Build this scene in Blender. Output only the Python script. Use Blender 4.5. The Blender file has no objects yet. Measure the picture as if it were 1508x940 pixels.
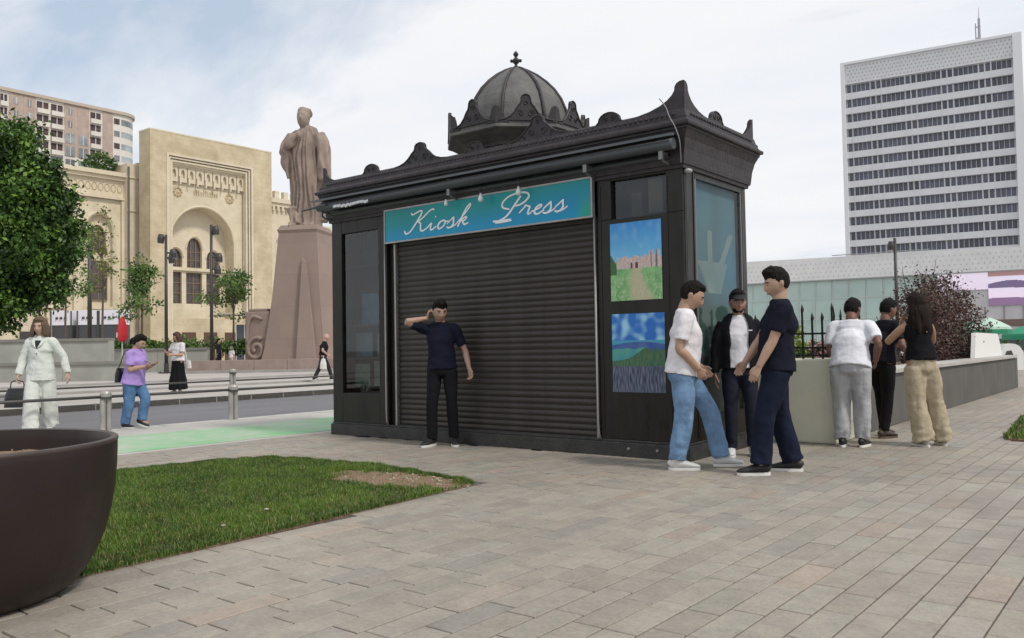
import bpy, bmesh, math, random
import numpy as np
from mathutils import Vector, Matrix, noise
R = math.radians
PI = math.pi
random.seed(7)
rng = np.random.default_rng(7)
S = bpy.context.scene
COL = S.collection

# ------------------------------------------------------------------ camera
F = 1246.0; CX = 754.0; CY = 470.0; CH = 1.13          # focal length and centre for a 1508 px wide frame
def _v(px, py): return Vector((px-CX, -(py-CY), -F))
_Y = _v(1745, 495.5).normalized()
_X = -_v(-800, 538); _X = (_X - _Y*_X.dot(_Y)).normalized()
_Z = _X.cross(_Y)
M3 = Matrix((_X, _Y, _Z))
CAMP = Vector((0, 0, CH))
cd = bpy.data.cameras.new('camera'); cam = bpy.data.objects.new('camera', cd); COL.objects.link(cam)
cd.sensor_width = 36; cd.lens = F/1508*36; cd.clip_end = 3000; cd.clip_start = .05
cam.matrix_world = Matrix.Translation(CAMP) @ M3.to_4x4()
S.camera = cam
def G(px, py, z=0.0):                                    # survey helper: ground point seen at a photo pixel
    d = M3 @ _v(px, py); return CAMP + d*((z-CH)/d.z)
def D(px, py, dist):                                     # point at a distance along the view axis
    return CAMP + (M3 @ _v(px, py))*(dist/F)
def OX(px, py, x):
    d = M3 @ _v(px, py); return CAMP + d*(x/d.x)

# ------------------------------------------------------------------ world, sun, exposure
S.view_settings.view_transform = 'Standard'; S.view_settings.look = 'None'
S.view_settings.gamma = 1; S.view_settings.exposure = 0.06
S.view_settings.use_curve_mapping = False
S.render.engine = 'CYCLES'
S.cycles.use_denoising = True
S.cycles.max_bounces = 6; S.cycles.transparent_max_bounces = 12
SUN_EL, SUN_AZ = R(50), R(92)                           # azimuth clockwise from +Y
W = bpy.data.worlds.new('World'); S.world = W; W.use_nodes = True
def build_world():
    nt = W.node_tree; N = nt.nodes; L = nt.links; N.clear()
    out = N.new('ShaderNodeOutputWorld'); bg = N.new('ShaderNodeBackground')
    sky = N.new('ShaderNodeTexSky'); sky.sky_type = 'NISHITA'; sky.sun_disc = False
    sky.sun_elevation = SUN_EL; sky.sun_rotation = SUN_AZ; sky.air_density = 1.0; sky.dust_density = 1.5
    tc = N.new('ShaderNodeTexCoord')
    sep = N.new('ShaderNodeSeparateXYZ'); L.new(tc.outputs['Generated'], sep.inputs[0])
    # project the view direction on a cloud layer
    mx = N.new('ShaderNodeMath'); mx.operation = 'MAXIMUM'; L.new(sep.outputs['Z'], mx.inputs[0]); mx.inputs[1].default_value = 0.0
    ad = N.new('ShaderNodeMath'); ad.operation = 'ADD'; L.new(mx.outputs[0], ad.inputs[0]); ad.inputs[1].default_value = 0.14
    dx = N.new('ShaderNodeMath'); dx.operation = 'DIVIDE'; L.new(sep.outputs['X'], dx.inputs[0]); L.new(ad.outputs[0], dx.inputs[1])
    dy = N.new('ShaderNodeMath'); dy.operation = 'DIVIDE'; L.new(sep.outputs['Y'], dy.inputs[0]); L.new(ad.outputs[0], dy.inputs[1])
    cb = N.new('ShaderNodeCombineXYZ'); L.new(dx.outputs[0], cb.inputs[0]); L.new(dy.outputs[0], cb.inputs[1])
    mp = N.new('ShaderNodeMapping'); L.new(cb.outputs[0], mp.inputs[0])
    mp.inputs['Rotation'].default_value = (0, 0, R(-35)); mp.inputs['Scale'].default_value = (.55, 1.0, 1); mp.inputs['Location'].default_value = (8.8, .9, 0)
    n1 = N.new('ShaderNodeTexNoise'); n1.inputs['Scale'].default_value = 1.15; n1.inputs['Detail'].default_value = 9; n1.inputs['Roughness'].default_value = .56; n1.inputs['Distortion'].default_value = .35
    L.new(mp.outputs[0], n1.inputs['Vector'])
    r1 = N.new('ShaderNodeValToRGB'); r1.color_ramp.elements[0].position = .33; r1.color_ramp.elements[1].position = .50
    L.new(n1.outputs['Fac'], r1.inputs[0])
    # cloud tone: white with soft blue-grey parts
    n2 = N.new('ShaderNodeTexNoise'); n2.inputs['Scale'].default_value = 2.3; n2.inputs['Detail'].default_value = 7; n2.inputs['Roughness'].default_value = .5
    L.new(mp.outputs[0], n2.inputs['Vector'])
    r2 = N.new('ShaderNodeValToRGB')
    r2.color_ramp.elements[0].position = .30; r2.color_ramp.elements[0].color = (.80, .835, .895, 1)
    r2.color_ramp.elements[1].position = .60; r2.color_ramp.elements[1].color = (.89, .895, .915, 1)
    L.new(n2.outputs['Fac'], r2.inputs[0])
    sc = N.new('ShaderNodeVectorMath'); sc.operation = 'SCALE'; sc.inputs['Scale'].default_value = .12
    L.new(sky.outputs[0], sc.inputs[0])
    sa = N.new('ShaderNodeMix'); sa.data_type = 'RGBA'; sa.inputs[0].default_value = .6     # thin veil over the open blue
    L.new(sc.outputs[0], sa.inputs[6]); sa.inputs[7].default_value = (.68, .77, .87, 1)
    mix = N.new('ShaderNodeMix'); mix.data_type = 'RGBA'
    L.new(r1.outputs[0], mix.inputs[0]); L.new(sa.outputs[2], mix.inputs[6]); L.new(r2.outputs[0], mix.inputs[7])
    L.new(mix.outputs[2], bg.inputs[0]); bg.inputs[1].default_value = 1.0
    L.new(bg.outputs[0], out.inputs[0])
build_world()
sd = bpy.data.lights.new('sun', 'SUN'); sd.energy = 2.0; sd.angle = R(8); sd.color = (1.0, .95, .87)
sun = bpy.data.objects.new('sun', sd); COL.objects.link(sun)
sdir = Vector((math.sin(SUN_AZ)*math.cos(SUN_EL), math.cos(SUN_AZ)*math.cos(SUN_EL), math.sin(SUN_EL)))
sun.rotation_euler = sdir.to_track_quat('Z', 'Y').to_euler(); sun.location = (5, -5, 20)

# ------------------------------------------------------------------ materials
MATS = {}
def mat(name, col=(.5,.5,.5), rough=.7, metal=0, spec=.5, var=0, vscale=5, bump=0, bscale=40, attr=False, coat=0, stretch=None, col2=None, detail=4, emit=None, alpha=None, lacunarity=2, sheen=0, rvar=0):
    if name in MATS: return MATS[name]
    m = bpy.data.materials.new(name); m.use_nodes = True; nt = m.node_tree; N = nt.nodes; L = nt.links
    b = N['Principled BSDF']; b.inputs['Roughness'].default_value = rough; b.inputs['Metallic'].default_value = metal
    b.inputs['Specular IOR Level'].default_value = spec; b.inputs['Coat Weight'].default_value = coat
    if sheen: b.inputs['Sheen Weight'].default_value = sheen
    b.inputs['Base Color'].default_value = (*col, 1)
    src = None
    if attr:
        a = N.new('ShaderNodeAttribute'); a.attribute_name = 'Col'; src = a.outputs['Color']
    tc = N.new('ShaderNodeTexCoord'); vec = tc.outputs['Object']
    if stretch:
        mp = N.new('ShaderNodeMapping'); mp.inputs['Scale'].default_value = stretch; L.new(vec, mp.inputs[0]); vec = mp.outputs[0]
    if var or col2:
        n = N.new('ShaderNodeTexNoise'); n.inputs['Scale'].default_value = vscale; n.inputs['Detail'].default_value = detail; n.inputs['Roughness'].default_value = .6
        L.new(vec, n.inputs['Vector'])
        rp = N.new('ShaderNodeValToRGB'); rp.color_ramp.elements[0].position = .3; rp.color_ramp.elements[1].position = .7
        L.new(n.outputs['Fac'], rp.inputs[0])
        if src:
            mu = N.new('ShaderNodeMix'); mu.data_type = 'RGBA'; mu.blend_type = 'MULTIPLY'; mu.inputs[0].default_value = 1
            rp.color_ramp.elements[0].color = (1-var,)*3+(1,); rp.color_ramp.elements[1].color = (1+var*.5,)*3+(1,)
            L.new(src, mu.inputs[6]); L.new(rp.outputs[0], mu.inputs[7]); src = mu.outputs[2]
        else:
            c2 = col2 if col2 else tuple(c*(1+var*.6) for c in col)
            c1 = col if col2 else tuple(c*(1-var) for c in col)
            rp.color_ramp.elements[0].color = (*c1, 1); rp.color_ramp.elements[1].color = (*c2, 1); src = rp.outputs[0]
    if src: L.new(src, b.inputs['Base Color'])
    if rvar:
        n = N.new('ShaderNodeTexNoise'); n.inputs['Scale'].default_value = vscale*2.3; n.inputs['Detail'].default_value = 8; n.inputs['Roughness'].default_value = .7; L.new(vec, n.inputs['Vector'])
        mr = N.new('ShaderNodeMapRange'); mr.inputs[1].default_value = .3; mr.inputs[2].default_value = .7; mr.inputs[3].default_value = max(.05, rough-rvar); mr.inputs[4].default_value = min(1, rough+rvar)
        L.new(n.outputs['Fac'], mr.inputs[0]); L.new(mr.outputs[0], b.inputs['Roughness'])
    if bump:
        n = N.new('ShaderNodeTexNoise'); n.inputs['Scale'].default_value = bscale; n.inputs['Detail'].default_value = 5
        L.new(vec, n.inputs['Vector'])
        bp = N.new('ShaderNodeBump'); bp.inputs['Strength'].default_value = bump; bp.inputs['Distance'].default_value = .02
        L.new(n.outputs['Fac'], bp.inputs['Height']); L.new(bp.outputs[0], b.inputs['Normal'])
    if emit:
        b.inputs['Emission Strength'].default_value = emit
        if src: L.new(src, b.inputs['Emission Color'])
        else: b.inputs['Emission Color'].default_value = (*col, 1)
    MATS[name] = m; return m
def glass_mat(name, tint=(.8,.85,.85), ior=1.5, rough=.02):
    if name in MATS: return MATS[name]
    m = bpy.data.materials.new(name); m.use_nodes = True; nt = m.node_tree; N = nt.nodes; L = nt.links; N.clear()
    o = N.new('ShaderNodeOutputMaterial'); t = N.new('ShaderNodeBsdfTransparent'); t.inputs[0].default_value = (*tint, 1)
    g = N.new('ShaderNodeBsdfGlossy'); g.inputs['Roughness'].default_value = rough
    f = N.new('ShaderNodeFresnel'); f.inputs[0].default_value = ior
    mx = N.new('ShaderNodeMixShader'); ge = N.new('ShaderNodeNewGeometry'); inv = N.new('ShaderNodeMath'); inv.operation = 'SUBTRACT'; inv.inputs[0].default_value = 1; L.new(ge.outputs['Backfacing'], inv.inputs[1])
    mm_ = N.new('ShaderNodeMath'); mm_.operation = 'MULTIPLY'; L.new(f.outputs[0], mm_.inputs[0]); L.new(inv.outputs[0], mm_.inputs[1])
    L.new(mm_.outputs[0], mx.inputs[0]); L.new(t.outputs[0], mx.inputs[1]); L.new(g.outputs[0], mx.inputs[2])
    L.new(mx.outputs[0], o.inputs[0]); MATS[name] = m; return m

# ------------------------------------------------------------------ mesh building
class MB:
    def __init__(s): s.v = []; s.f = []; s.c = []; s.cur = (1,1,1)
    def quad(s, a, b, c, d):
        i = len(s.v); s.v += [tuple(a), tuple(b), tuple(c), tuple(d)]; s.f.append((i,i+1,i+2,i+3)); s.c.append(s.cur)
    def poly(s, pts):
        i = len(s.v); s.v += [tuple(p) for p in pts]; s.f.append(tuple(range(i, i+len(pts)))); s.c.append(s.cur)
    def box(s, x0, x1, y0, y1, z0, z1):
        i = len(s.v)
        s.v += [(x0,y0,z0),(x1,y0,z0),(x1,y1,z0),(x0,y1,z0),(x0,y0,z1),(x1,y0,z1),(x1,y1,z1),(x0,y1,z1)]
        for q in ((0,3,2,1),(4,5,6,7),(0,1,5,4),(1,2,6,5),(2,3,7,6),(3,0,4,7)):
            s.f.append(tuple(i+k for k in q)); s.c.append(s.cur)
        return s
    def tube(s, pts, rads, n=12, side=None, cap=True, sub=1):
        pts = [Vector(p) for p in pts]; rads = [(r, r) if not isinstance(r, (tuple, list)) else r for r in rads]
        sides = side if isinstance(side, list) else None
        if sub > 1 and len(pts) > 1:
            P = []; Q = []; SS = []
            m = len(pts)
            for i in range(m-1):
                p0, p1, p2, p3 = pts[max(i-1,0)], pts[i], pts[i+1], pts[min(i+2,m-1)]
                for k in range(sub):
                    t = k/sub; t2 = t*t; t3 = t2*t
                    P.append(.5*((2*p1)+(p2-p0)*t+(2*p0-5*p1+4*p2-p3)*t2+(3*p1-p0-3*p2+p3)*t3))
                    u = t*t*(3-2*t)
                    Q.append(tuple(rads[i][j]*(1-u)+rads[i+1][j]*u for j in (0,1)))
                    if sides: SS.append(sides[i].lerp(sides[i+1], t))
            P.append(pts[-1]); Q.append(rads[-1]);
            if sides: SS.append(sides[-1])
            pts, rads = P, Q; sides = SS if sides else None
        m = len(pts); base = len(s.v)
        prev = None
        for i in range(m):
            t = (pts[min(i+1,m-1)]-pts[max(i-1,0)]).normalized()
            if sides: a = sides[i]
            elif prev is None:
                a = Vector(side) if side is not None else (Vector((1,0,0)) if abs(t.x) < .8 else Vector((0,1,0)))
            else: a = prev
            a = (a-t*a.dot(t)).normalized(); prev = a
            b = t.cross(a)
            for k in range(n):
                an = 2*PI*k/n
                p = pts[i]+a*(math.cos(an)*rads[i][0])+b*(math.sin(an)*rads[i][1]); s.v.append(tuple(p))
        for i in range(m-1):
            for k in range(n):
                k2 = (k+1) % n
                s.f.append((base+i*n+k, base+i*n+k2, base+(i+1)*n+k2, base+(i+1)*n+k)); s.c.append(s.cur)
        if cap:
            s.f.append(tuple(base+k for k in reversed(range(n)))); s.c.append(s.cur)
            s.f.append(tuple(base+(m-1)*n+k for k in range(n))); s.c.append(s.cur)
        return s
    def lathe(s, prof, c=(0,0,0), n=24, cap=True, rot=0):
        base = len(s.v); c = Vector(c)
        for r, z in prof:
            for k in range(n):
                a = 2*PI*(k+rot)/n; s.v.append((c.x+r*math.cos(a), c.y+r*math.sin(a), c.z+z))
        m = len(prof)
        for i in range(m-1):
            for k in range(n):
                k2 = (k+1) % n
                s.f.append((base+i*n+k, base+i*n+k2, base+(i+1)*n+k2, base+(i+1)*n+k)); s.c.append(s.cur)
        if cap:
            s.f.append(tuple(base+k for k in reversed(range(n)))); s.c.append(s.cur)
            s.f.append(tuple(base+(m-1)*n+k for k in range(n))); s.c.append(s.cur)
        return s
    def ball(s, c, r, n=12, m=8):
        r = (r, r, r) if not isinstance(r, (tuple, list)) else r; c = Vector(c); base = len(s.v)
        for i in range(1, m):
            ph = PI*i/m
            for k in range(n):
                a = 2*PI*k/n; s.v.append((c.x+r[0]*math.sin(ph)*math.cos(a), c.y+r[1]*math.sin(ph)*math.sin(a), c.z-r[2]*math.cos(ph)))
        s.v.append((c.x, c.y, c.z-r[2])); s.v.append((c.x, c.y, c.z+r[2])); bo = len(s.v)-2; to = bo+1
        for i in range(m-2):
            for k in range(n):
                k2 = (k+1) % n
                s.f.append((base+i*n+k, base+i*n+k2, base+(i+1)*n+k2, base+(i+1)*n+k)); s.c.append(s.cur)
        for k in range(n):
            k2 = (k+1) % n
            s.f.append((bo, base+k2, base+k)); s.c.append(s.cur)
            s.f.append((to, base+(m-2)*n+k, base+(m-2)*n+k2)); s.c.append(s.cur)
        return s
    def prism(s, outline, axis_o, au, av, aw, th):
        """extrude a 2D outline (u,v) placed at axis_o with axes au, av, along aw by th"""
        o = Vector(axis_o); au = Vector(au); av = Vector(av); aw = Vector(aw)
        base = len(s.v); n = len(outline)
        for w in (0, th):
            for (u, v) in outline: s.v.append(tuple(o+au*u+av*v+aw*w))
        s.f.append(tuple(base+k for k in range(n))); s.c.append(s.cur)
        s.f.append(tuple(base+n+k for k in reversed(range(n)))); s.c.append(s.cur)
        for k in range(n):
            k2 = (k+1) % n
            s.f.append((base+k2, base+k, base+n+k, base+n+k2)); s.c.append(s.cur)
        return s
    def mesh(s, name, m=None, smooth=False, cols=False):
        me = bpy.data.meshes.new(name); me.from_pydata(s.v, [], s.f)
        if cols:
            ca = me.color_attributes.new('Col', 'FLOAT_COLOR', 'CORNER')
            arr = np.ones((len(me.loops), 4), dtype=np.float32)
            cnt = np.array([len(f) for f in s.f]); arr[:, :3] = np.repeat(np.array(s.c, dtype=np.float32), cnt, axis=0)
            ca.data.foreach_set('color', arr.ravel())
        if m: me.materials.append(m)
        if smooth: me.polygons.foreach_set('use_smooth', [True]*len(me.polygons))
        me.validate(); me.update(); return me
    def build(s, name, m, parent=None, smooth=False, cols=False, bevel=0, fix=False):
        me = s.mesh(name, m, smooth, cols)
        if fix:
            bm = bmesh.new(); bm.from_mesh(me); bmesh.ops.recalc_face_normals(bm, faces=bm.faces); bm.to_mesh(me); bm.free()
        o = bpy.data.objects.new(name, me); COL.objects.link(o)
        if bevel:
            md = o.modifiers.new('bevel', 'BEVEL'); md.width = bevel; md.segments = 2; md.limit_method = 'ANGLE'
        if parent: o.parent = parent
        return o
def link(name, me, parent=None, loc=None, rot=None, scale=None):
    o = bpy.data.objects.new(name, me); COL.objects.link(o)
    if parent: o.parent = parent
    if loc is not None: o.location = loc
    if rot is not None: o.rotation_euler = rot
    if scale is not None: o.scale = scale
    return o
def tag(o, label=None, cat=None, group=None, kind=None):
    if label: o['label'] = label
    if cat: o['category'] = cat
    if group: o['group'] = group
    if kind: o['kind'] = kind
    return o
def thing(name, label, cat, loc=(0,0,0), rz=0, group=None):
    o = bpy.data.objects.new(name, None); COL.objects.link(o); o.location = loc; o.rotation_euler = (0,0,rz)
    o.empty_display_size = .2
    return tag(o, label, cat, group)
def copy_tree(o, parent=None):
    c = o.copy(); COL.objects.link(c); c.parent = parent
    for ch in list(o.children): copy_tree(ch, c)
    return c

# ================================================================== GROUND AND PAVING
m_ground = mat('ground_concrete', (.30,.285,.27), .9, var=.15, vscale=.4)
MB().box(-600,600,-600,600,-2,-.14).build('ground', m_ground)['kind'] = 'structure'
m_joint = mat('paving_joint_sand', (.115,.105,.095), .95, var=.3, vscale=12)
m_tile = mat('paving_stone', (.3,.3,.3), .62, attr=True, var=.16, vscale=7, bump=.22, bscale=90, detail=8)
def tile_detail():
    nt = m_tile.node_tree; N = nt.nodes; L = nt.links; b = N['Principled BSDF']
    ge = N.new('ShaderNodeNewGeometry'); src = b.inputs['Base Color'].links[0].from_socket
    for nd in [x for x in N if x.type == 'TEX_NOISE']: L.new(ge.outputs['Position'], nd.inputs['Vector'])
    def layer(scale, lo, hi, p0, p1, src, det=6, dist=0):
        n = N.new('ShaderNodeTexNoise'); n.inputs['Scale'].default_value = scale; n.inputs['Detail'].default_value = det; n.inputs['Roughness'].default_value = .65; n.inputs['Distortion'].default_value = dist
        L.new(ge.outputs['Position'], n.inputs['Vector']); r = N.new('ShaderNodeValToRGB'); r.color_ramp.elements[0].position = p0; r.color_ramp.elements[1].position = p1
        r.color_ramp.elements[0].color = (lo[0],lo[1],lo[2],1); r.color_ramp.elements[1].color = (hi[0],hi[1],hi[2],1); L.new(n.outputs['Fac'], r.inputs[0])
        m = N.new('ShaderNodeMix'); m.data_type = 'RGBA'; m.blend_type = 'MULTIPLY'; m.inputs[0].default_value = 1; L.new(src, m.inputs[6]); L.new(r.outputs[0], m.inputs[7]); return m.outputs[2]
    src = layer(.55, (.84,.83,.82), (1.08,1.07,1.05), .32, .66, src, 7, .4)
    src = layer(38, (.86,.86,.86), (1.05,1.05,1.05), .35, .6, src, 8)
    src = layer(5.5, (.50,.48,.46), (1,1,1), .235, .285, src, 3)
    L.new(src, b.inputs['Base Color'])
tile_detail()
bed = MB(); bed.box(-9.4,14,-4,40,-.13,-.010)
plaza = bed.build('plaza_pavement', m_joint); tag(plaza, kind='structure')
TC = [(.305,.275,.232),(.298,.275,.235),(.312,.268,.230),(.292,.266,.235),(.322,.28,.222),(.272,.262,.232),(.30,.265,.235),(.292,.278,.24),(.276,.248,.215),(.305,.27,.236),(.30,.272,.232),(.288,.268,.234),(.325,.26,.215),(.26,.25,.225)]
WT, GAP = .153, .0068
LAWN = [(-4.44,-1.0),(-4.42,2.0),(-4.55,4.0),(-4.64,5.28),(-5.25,5.45),(-6.05,5.55),(-7.0,5.5),(-7.6,5.33),(-7.88,4.8),(-7.95,3.9),(-8.0,-1.0)]
LAWN2 = [(-1.62,10.9),(3.5,10.9),(3.5,13.95),(-1.84,13.95)]
LAWN3 = [(-2.2,26.0),(9,26.0),(9,38),(-2.6,38)]
def inpoly(x, y, P):
    c = False; n = len(P)
    for i in range(n):
        x1, y1 = P[i]; x2, y2 = P[(i+1) % n]
        if (y1 > y) != (y2 > y) and x < (x2-x1)*(y-y1)/(y2-y1)+x1: c = not c
    return c
def pave():
    tiles = []
    nrow = int((14+9.36)/WT)
    for r in range(nrow):
        x0 = -9.36+r*WT; y = -3.9-random.random()*.45
        while y < 38:
            far = y > 13
            l = random.choice((.30,.40,.40,.46)) if not far else .9
            xm, ym = x0+WT/2, y+l/2
            # keep only what lies in the wedge the picture could see from about here
            if ym > .8+.0*xm and abs(xm) < 16 and not (xm > 1.5+.42*ym):
                if not (inpoly(xm, ym, LAWN) or inpoly(xm, ym, LAWN2) or inpoly(xm,ym,LAWN3)) and not (-9.0 < xm < -3.86 and 7.6 < ym < 9.0):
                    fwd = xm*-.622+ym*.783
                    if fwd > .6: tiles.append((x0, x0+WT, y, y+l, fwd, xm, ym))
            y += l
    # those the picture shows largest become objects of their own
    def vis(t):
        p = M3.transposed() @ (Vector((t[5],t[6],0))-CAMP)
        u = F*p.x/-p.z+CX; v = CY-F*p.y/-p.z
        return -60 < u < 1560 and v < 985 and not (u < 150 and v > 640)
    vs = sorted([t for t in tiles if vis(t)], key=lambda t: t[4])
    near = vs[:290]; ns = set(id(t) for t in near)
    cache = {}
    def colour():
        c = random.choice(TC); k = random.uniform(.92,1.07); g0 = (.30*k, .274*k, .248*k); return tuple((a*.62+b_*.38)*m_ for a, b_, m_ in zip((c[0]*k,c[1]*k,c[2]*k), g0, (1.10,1.085,1.045)))
    for t in near:
        b = MB(); b.cur = colour(); g = GAP/2+random.uniform(0,.0012)
        w, l = t[1]-t[0], t[3]-t[2]; key = round(l,2)
        cidx = random.randrange(14)
        if (key,cidx) not in cache:
            e = .003; i0 = 0
            hx, hy = w/2-g, l/2-g
            b.v = [(-hx,-hy,-.02),(hx,-hy,-.02),(hx,hy,-.02),(-hx,hy,-.02),(-hx,-hy,-e),(hx,-hy,-e),(hx,hy,-e),(-hx,hy,-e),(-hx+e,-hy+e,0),(hx-e,-hy+e,0),(hx-e,hy-e,0),(-hx+e,hy-e,0)]
            for q in ((0,1,5,4),(1,2,6,5),(2,3,7,6),(3,0,4,7),(4,5,9,8),(5,6,10,9),(6,7,11,10),(7,4,8,11),(8,9,10,11)):
                b.f.append(q); b.c.append(b.cur)
            cache[(key,cidx)] = b.mesh('paving_stone', m_tile, cols=True)
        link('paving_stone', cache[(key,cidx)], plaza, (t[5],t[6],random.uniform(-.0012,.0012)), (random.gauss(0,.0015),random.gauss(0,.0015),0))
    b = MB()
    for t in tiles:
        if id(t) in ns: continue
        b.cur = colour(); g = GAP/2; dz = random.uniform(-.0012,.0012); e = .003
        x0,x1,y0,y1 = t[0]+g,t[1]-g,t[2]+g,t[3]-g; i = len(b.v)
        b.v += [(x0,y0,-.015),(x1,y0,-.015),(x1,y1,-.015),(x0,y1,-.015),(x0+e,y0+e,dz),(x1-e,y0+e,dz),(x1-e,y1-e,dz),(x0+e,y1-e,dz)]
        for q in ((0,1,5,4),(1,2,6,5),(2,3,7,6),(3,0,4,7),(4,5,6,7)): b.f.append(tuple(i+k for k in q)); b.c.append(b.cur)
    o = b.build('paving_stones', m_tile, plaza, cols=True); o['kind'] = 'stuff'
pave()

# lawns: soil sheet + blades
m_soil = mat('lawn_soil', (.16,.10,.06), .95, var=.0, col2=(.27,.185,.12), vscale=14, bump=.6, bscale=60)
m_blade = mat('grass_blade', (.06,.1,.02), .6, attr=True)
def soil(poly, name, z=.012):
    b = MB(); n = len(poly); c = (sum(p[0] for p in poly)/n, sum(p[1] for p in poly)/n)
    b.poly([(x,y,z) for x, y in poly])
    for i in range(n):
        a = poly[i]; d = poly[(i+1) % n]; b.quad((a[0],a[1],-.009),(d[0],d[1],-.009),(d[0],d[1],z),(a[0],a[1],z))
    return b.build(name, m_soil, fix=True)
def sm(a, b, x): t = max(0, min(1, (x-a)/(b-a))); return t*t*(3-2*t)
def blades(poly, count, name, hmin, hmax, label, bare=None, wmul=1):
    xs = [p[0] for p in poly]; ys = [p[1] for p in poly]
    V = []; Fc = []; Cc = []
    k = 0; tries = 0
    while k < count and tries < count*6:
        tries += 1
        x = random.uniform(min(xs), max(xs)); y = random.uniform(max(min(ys), .3), max(ys))
        if k % 12 == 0:
            e_ = random.randrange(len(poly)); p_, q_ = poly[e_], poly[(e_+1) % len(poly)]; t_ = random.random()
            x, y = p_[0]+(q_[0]-p_[0])*t_+random.gauss(0,.010), p_[1]+(q_[1]-p_[1])*t_+random.gauss(0,.010)
            if y < .3: continue
        elif not inpoly(x, y, poly): continue
        nz = noise.noise(Vector((x*1.7, y*1.7, 3))); nf = noise.noise(Vector((x*7, y*7, 1)))
        if bare:
            pr = bare(x, y, nf)
            if random.random() > pr: continue
        h = random.uniform(hmin, hmax)*(1+.5*nz+.5*nf); a = random.uniform(0, 2*PI); w = random.uniform(.0016,.0032)*wmul
        ln = random.uniform(.1,.9)*h; la = random.uniform(0, 2*PI)
        dx, dy = math.cos(a)*w, math.sin(a)*w; lx, ly = math.cos(la)*ln, math.sin(la)*ln
        i = len(V)
        V += [(x-dx,y-dy,.010),(x+dx,y+dy,.010),(x+lx*.45+dx*.7,y+ly*.45+dy*.7,.012+h*.6),(x+lx*.45-dx*.7,y+ly*.45-dy*.7,.012+h*.6),(x+lx,y+ly,.012+h)]
        Fc += [(i,i+1,i+2,i+3),(i+3,i+2,i+4)]
        t = random.random()*.45+.55*sm(-.35,.4,nz+nf*.5)
        if random.random() < .07: c = (.30,.25,.10)
        elif random.random() < .03: c = (.2,.2,.05)
        else: c = (.030+.095*t, .078+.140*t, .010+.012*t)
        Cc += [c, c]; k += 1
    b = MB(); b.v = V; b.f = Fc; b.c = Cc
    o = b.build(name, m_blade, cols=True); tag(o, label, 'grass', kind='stuff'); return o
def bare1(x, y, nf):
    d = ((x+5.35)/.72)**2+((y-5.08)/.30)**2
    p = sm(.75, 1.6, d+nf*.9)
    # thin edge strip and worn near edge
    e = 1
    d2 = ((x+4.95)/.25)**2+((y-4.3)/.35)**2
    return max(.015, p*(.45+.55*e))*(.5+.5*sm(.3,1.3,d2+nf))
tag(soil(LAWN, 'lawn_soil'), kind='structure')
blades(LAWN, 210000, 'grass', .018, .043, 'green lawn with a bare brown patch beside the bowl planter', bare1)
tag(soil(LAWN2, 'lawn_soil'), kind='structure')
blades(LAWN2, 22000, 'grass', .03, .07, 'small corner of lawn at the right edge of the pavement', None, 2)
tag(soil(LAWN3, 'lawn_soil'), kind='structure')
blades(LAWN3, 16000, 'grass', .06, .16, 'far strip of lawn behind the long planter wall', None, 7)
# pebbles and scraps on the bare patch
m_scrap = mat('pale_scrap', (.42,.37,.29), .9, var=.3, vscale=30)
def scraps():
    b = MB()
    pts = [(-4.72,3.02),(-4.95,3.5),(-5.2,2.4),(-4.85,5.25),(-4.98,5.22),(-5.1,5.3),(-4.9,5.16)]
    for x, y in pts: b.ball((x, y, .055 if y < 4 else .03), (random.uniform(.012,.022), random.uniform(.01,.018), .007), 7, 5)
    for i in range(34):
        b.ball((random.gauss(-5.35,.35), random.gauss(5.14,.13), .014), (random.uniform(.006,.018), random.uniform(.006,.014), .008), 6, 4)
    tag(b.build('lawn_litter', m_scrap, smooth=True), 'small pale scraps and pebbles scattered on the lawn', 'litter', kind='stuff')
scraps()

# cycle strip, kerbs, road, far pavement
m_pale = mat('pale_concrete', (.43,.41,.38), .85, var=.12, vscale=1.4, bump=.15)
def green_mat():
    m = mat('green_paint', (.2,.45,.2), .8)
    nt = m.node_tree; N = nt.nodes; L = nt.links; b = N['Principled BSDF']
    tc = N.new('ShaderNodeTexCoord'); n = N.new('ShaderNodeTexNoise'); n.inputs['Scale'].default_value = 1.3; n.inputs['Detail'].default_value = 8; n.inputs['Roughness'].default_value = .7
    r = N.new('ShaderNodeValToRGB'); r.color_ramp.elements[0].position = .36; r.color_ramp.elements[1].position = .62
    r.color_ramp.elements[0].color = (.20,.44,.215,1); r.color_ramp.elements[1].color = (.40,.46,.36,1)
    L.new(tc.outputs['Object'], n.inputs[0]); L.new(n.outputs['Fac'], r.inputs[0]); L.new(r.outputs[0], b.inputs['Base Color']); return m
tag(MB().box(-12.45,-9.404,-20,60,-.13,-.004).build('pavement', m_pale), kind='structure')
tag(MB().box(-11.45,-9.55,-20,60,-.003,.0).build('cycle_lane', green_mat()), kind='structure')
m_kerb = mat('kerb_stone', (.46,.44,.41), .8, var=.15, vscale=3, bump=.2)
kb = MB()
kerb = thing('kerb', None, None); tag(kerb, kind='structure')
ks = MB(); ks.box(0,.3,0,.985,-.13,.0); kme = ks.mesh('kerb_stone', m_kerb)
for i in range(44): link('kerb_stone', kme, kerb, (-12.75, -8+i*1.0, random.uniform(-.002,.002)))
m_road = mat('asphalt', (.155,.15,.16), .8, var=.14, vscale=.8, bump=.3, bscale=150, stretch=(1,.3,1))
tag(MB().box(-19.0,-12.751,-60,120,-.139,-.105).build('road', m_road), kind='structure')
ks = MB(); ks.box(0,.3,0,.985,-.13,.045); kme2 = ks.mesh('kerb_stone', m_kerb)
kerb2 = thing('kerb', None, None); tag(kerb2, kind='structure')
for i in range(60): link('kerb_stone', kme2, kerb2, (-19.3, -10+i*1.0, random.uniform(-.003,.003)))
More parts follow.
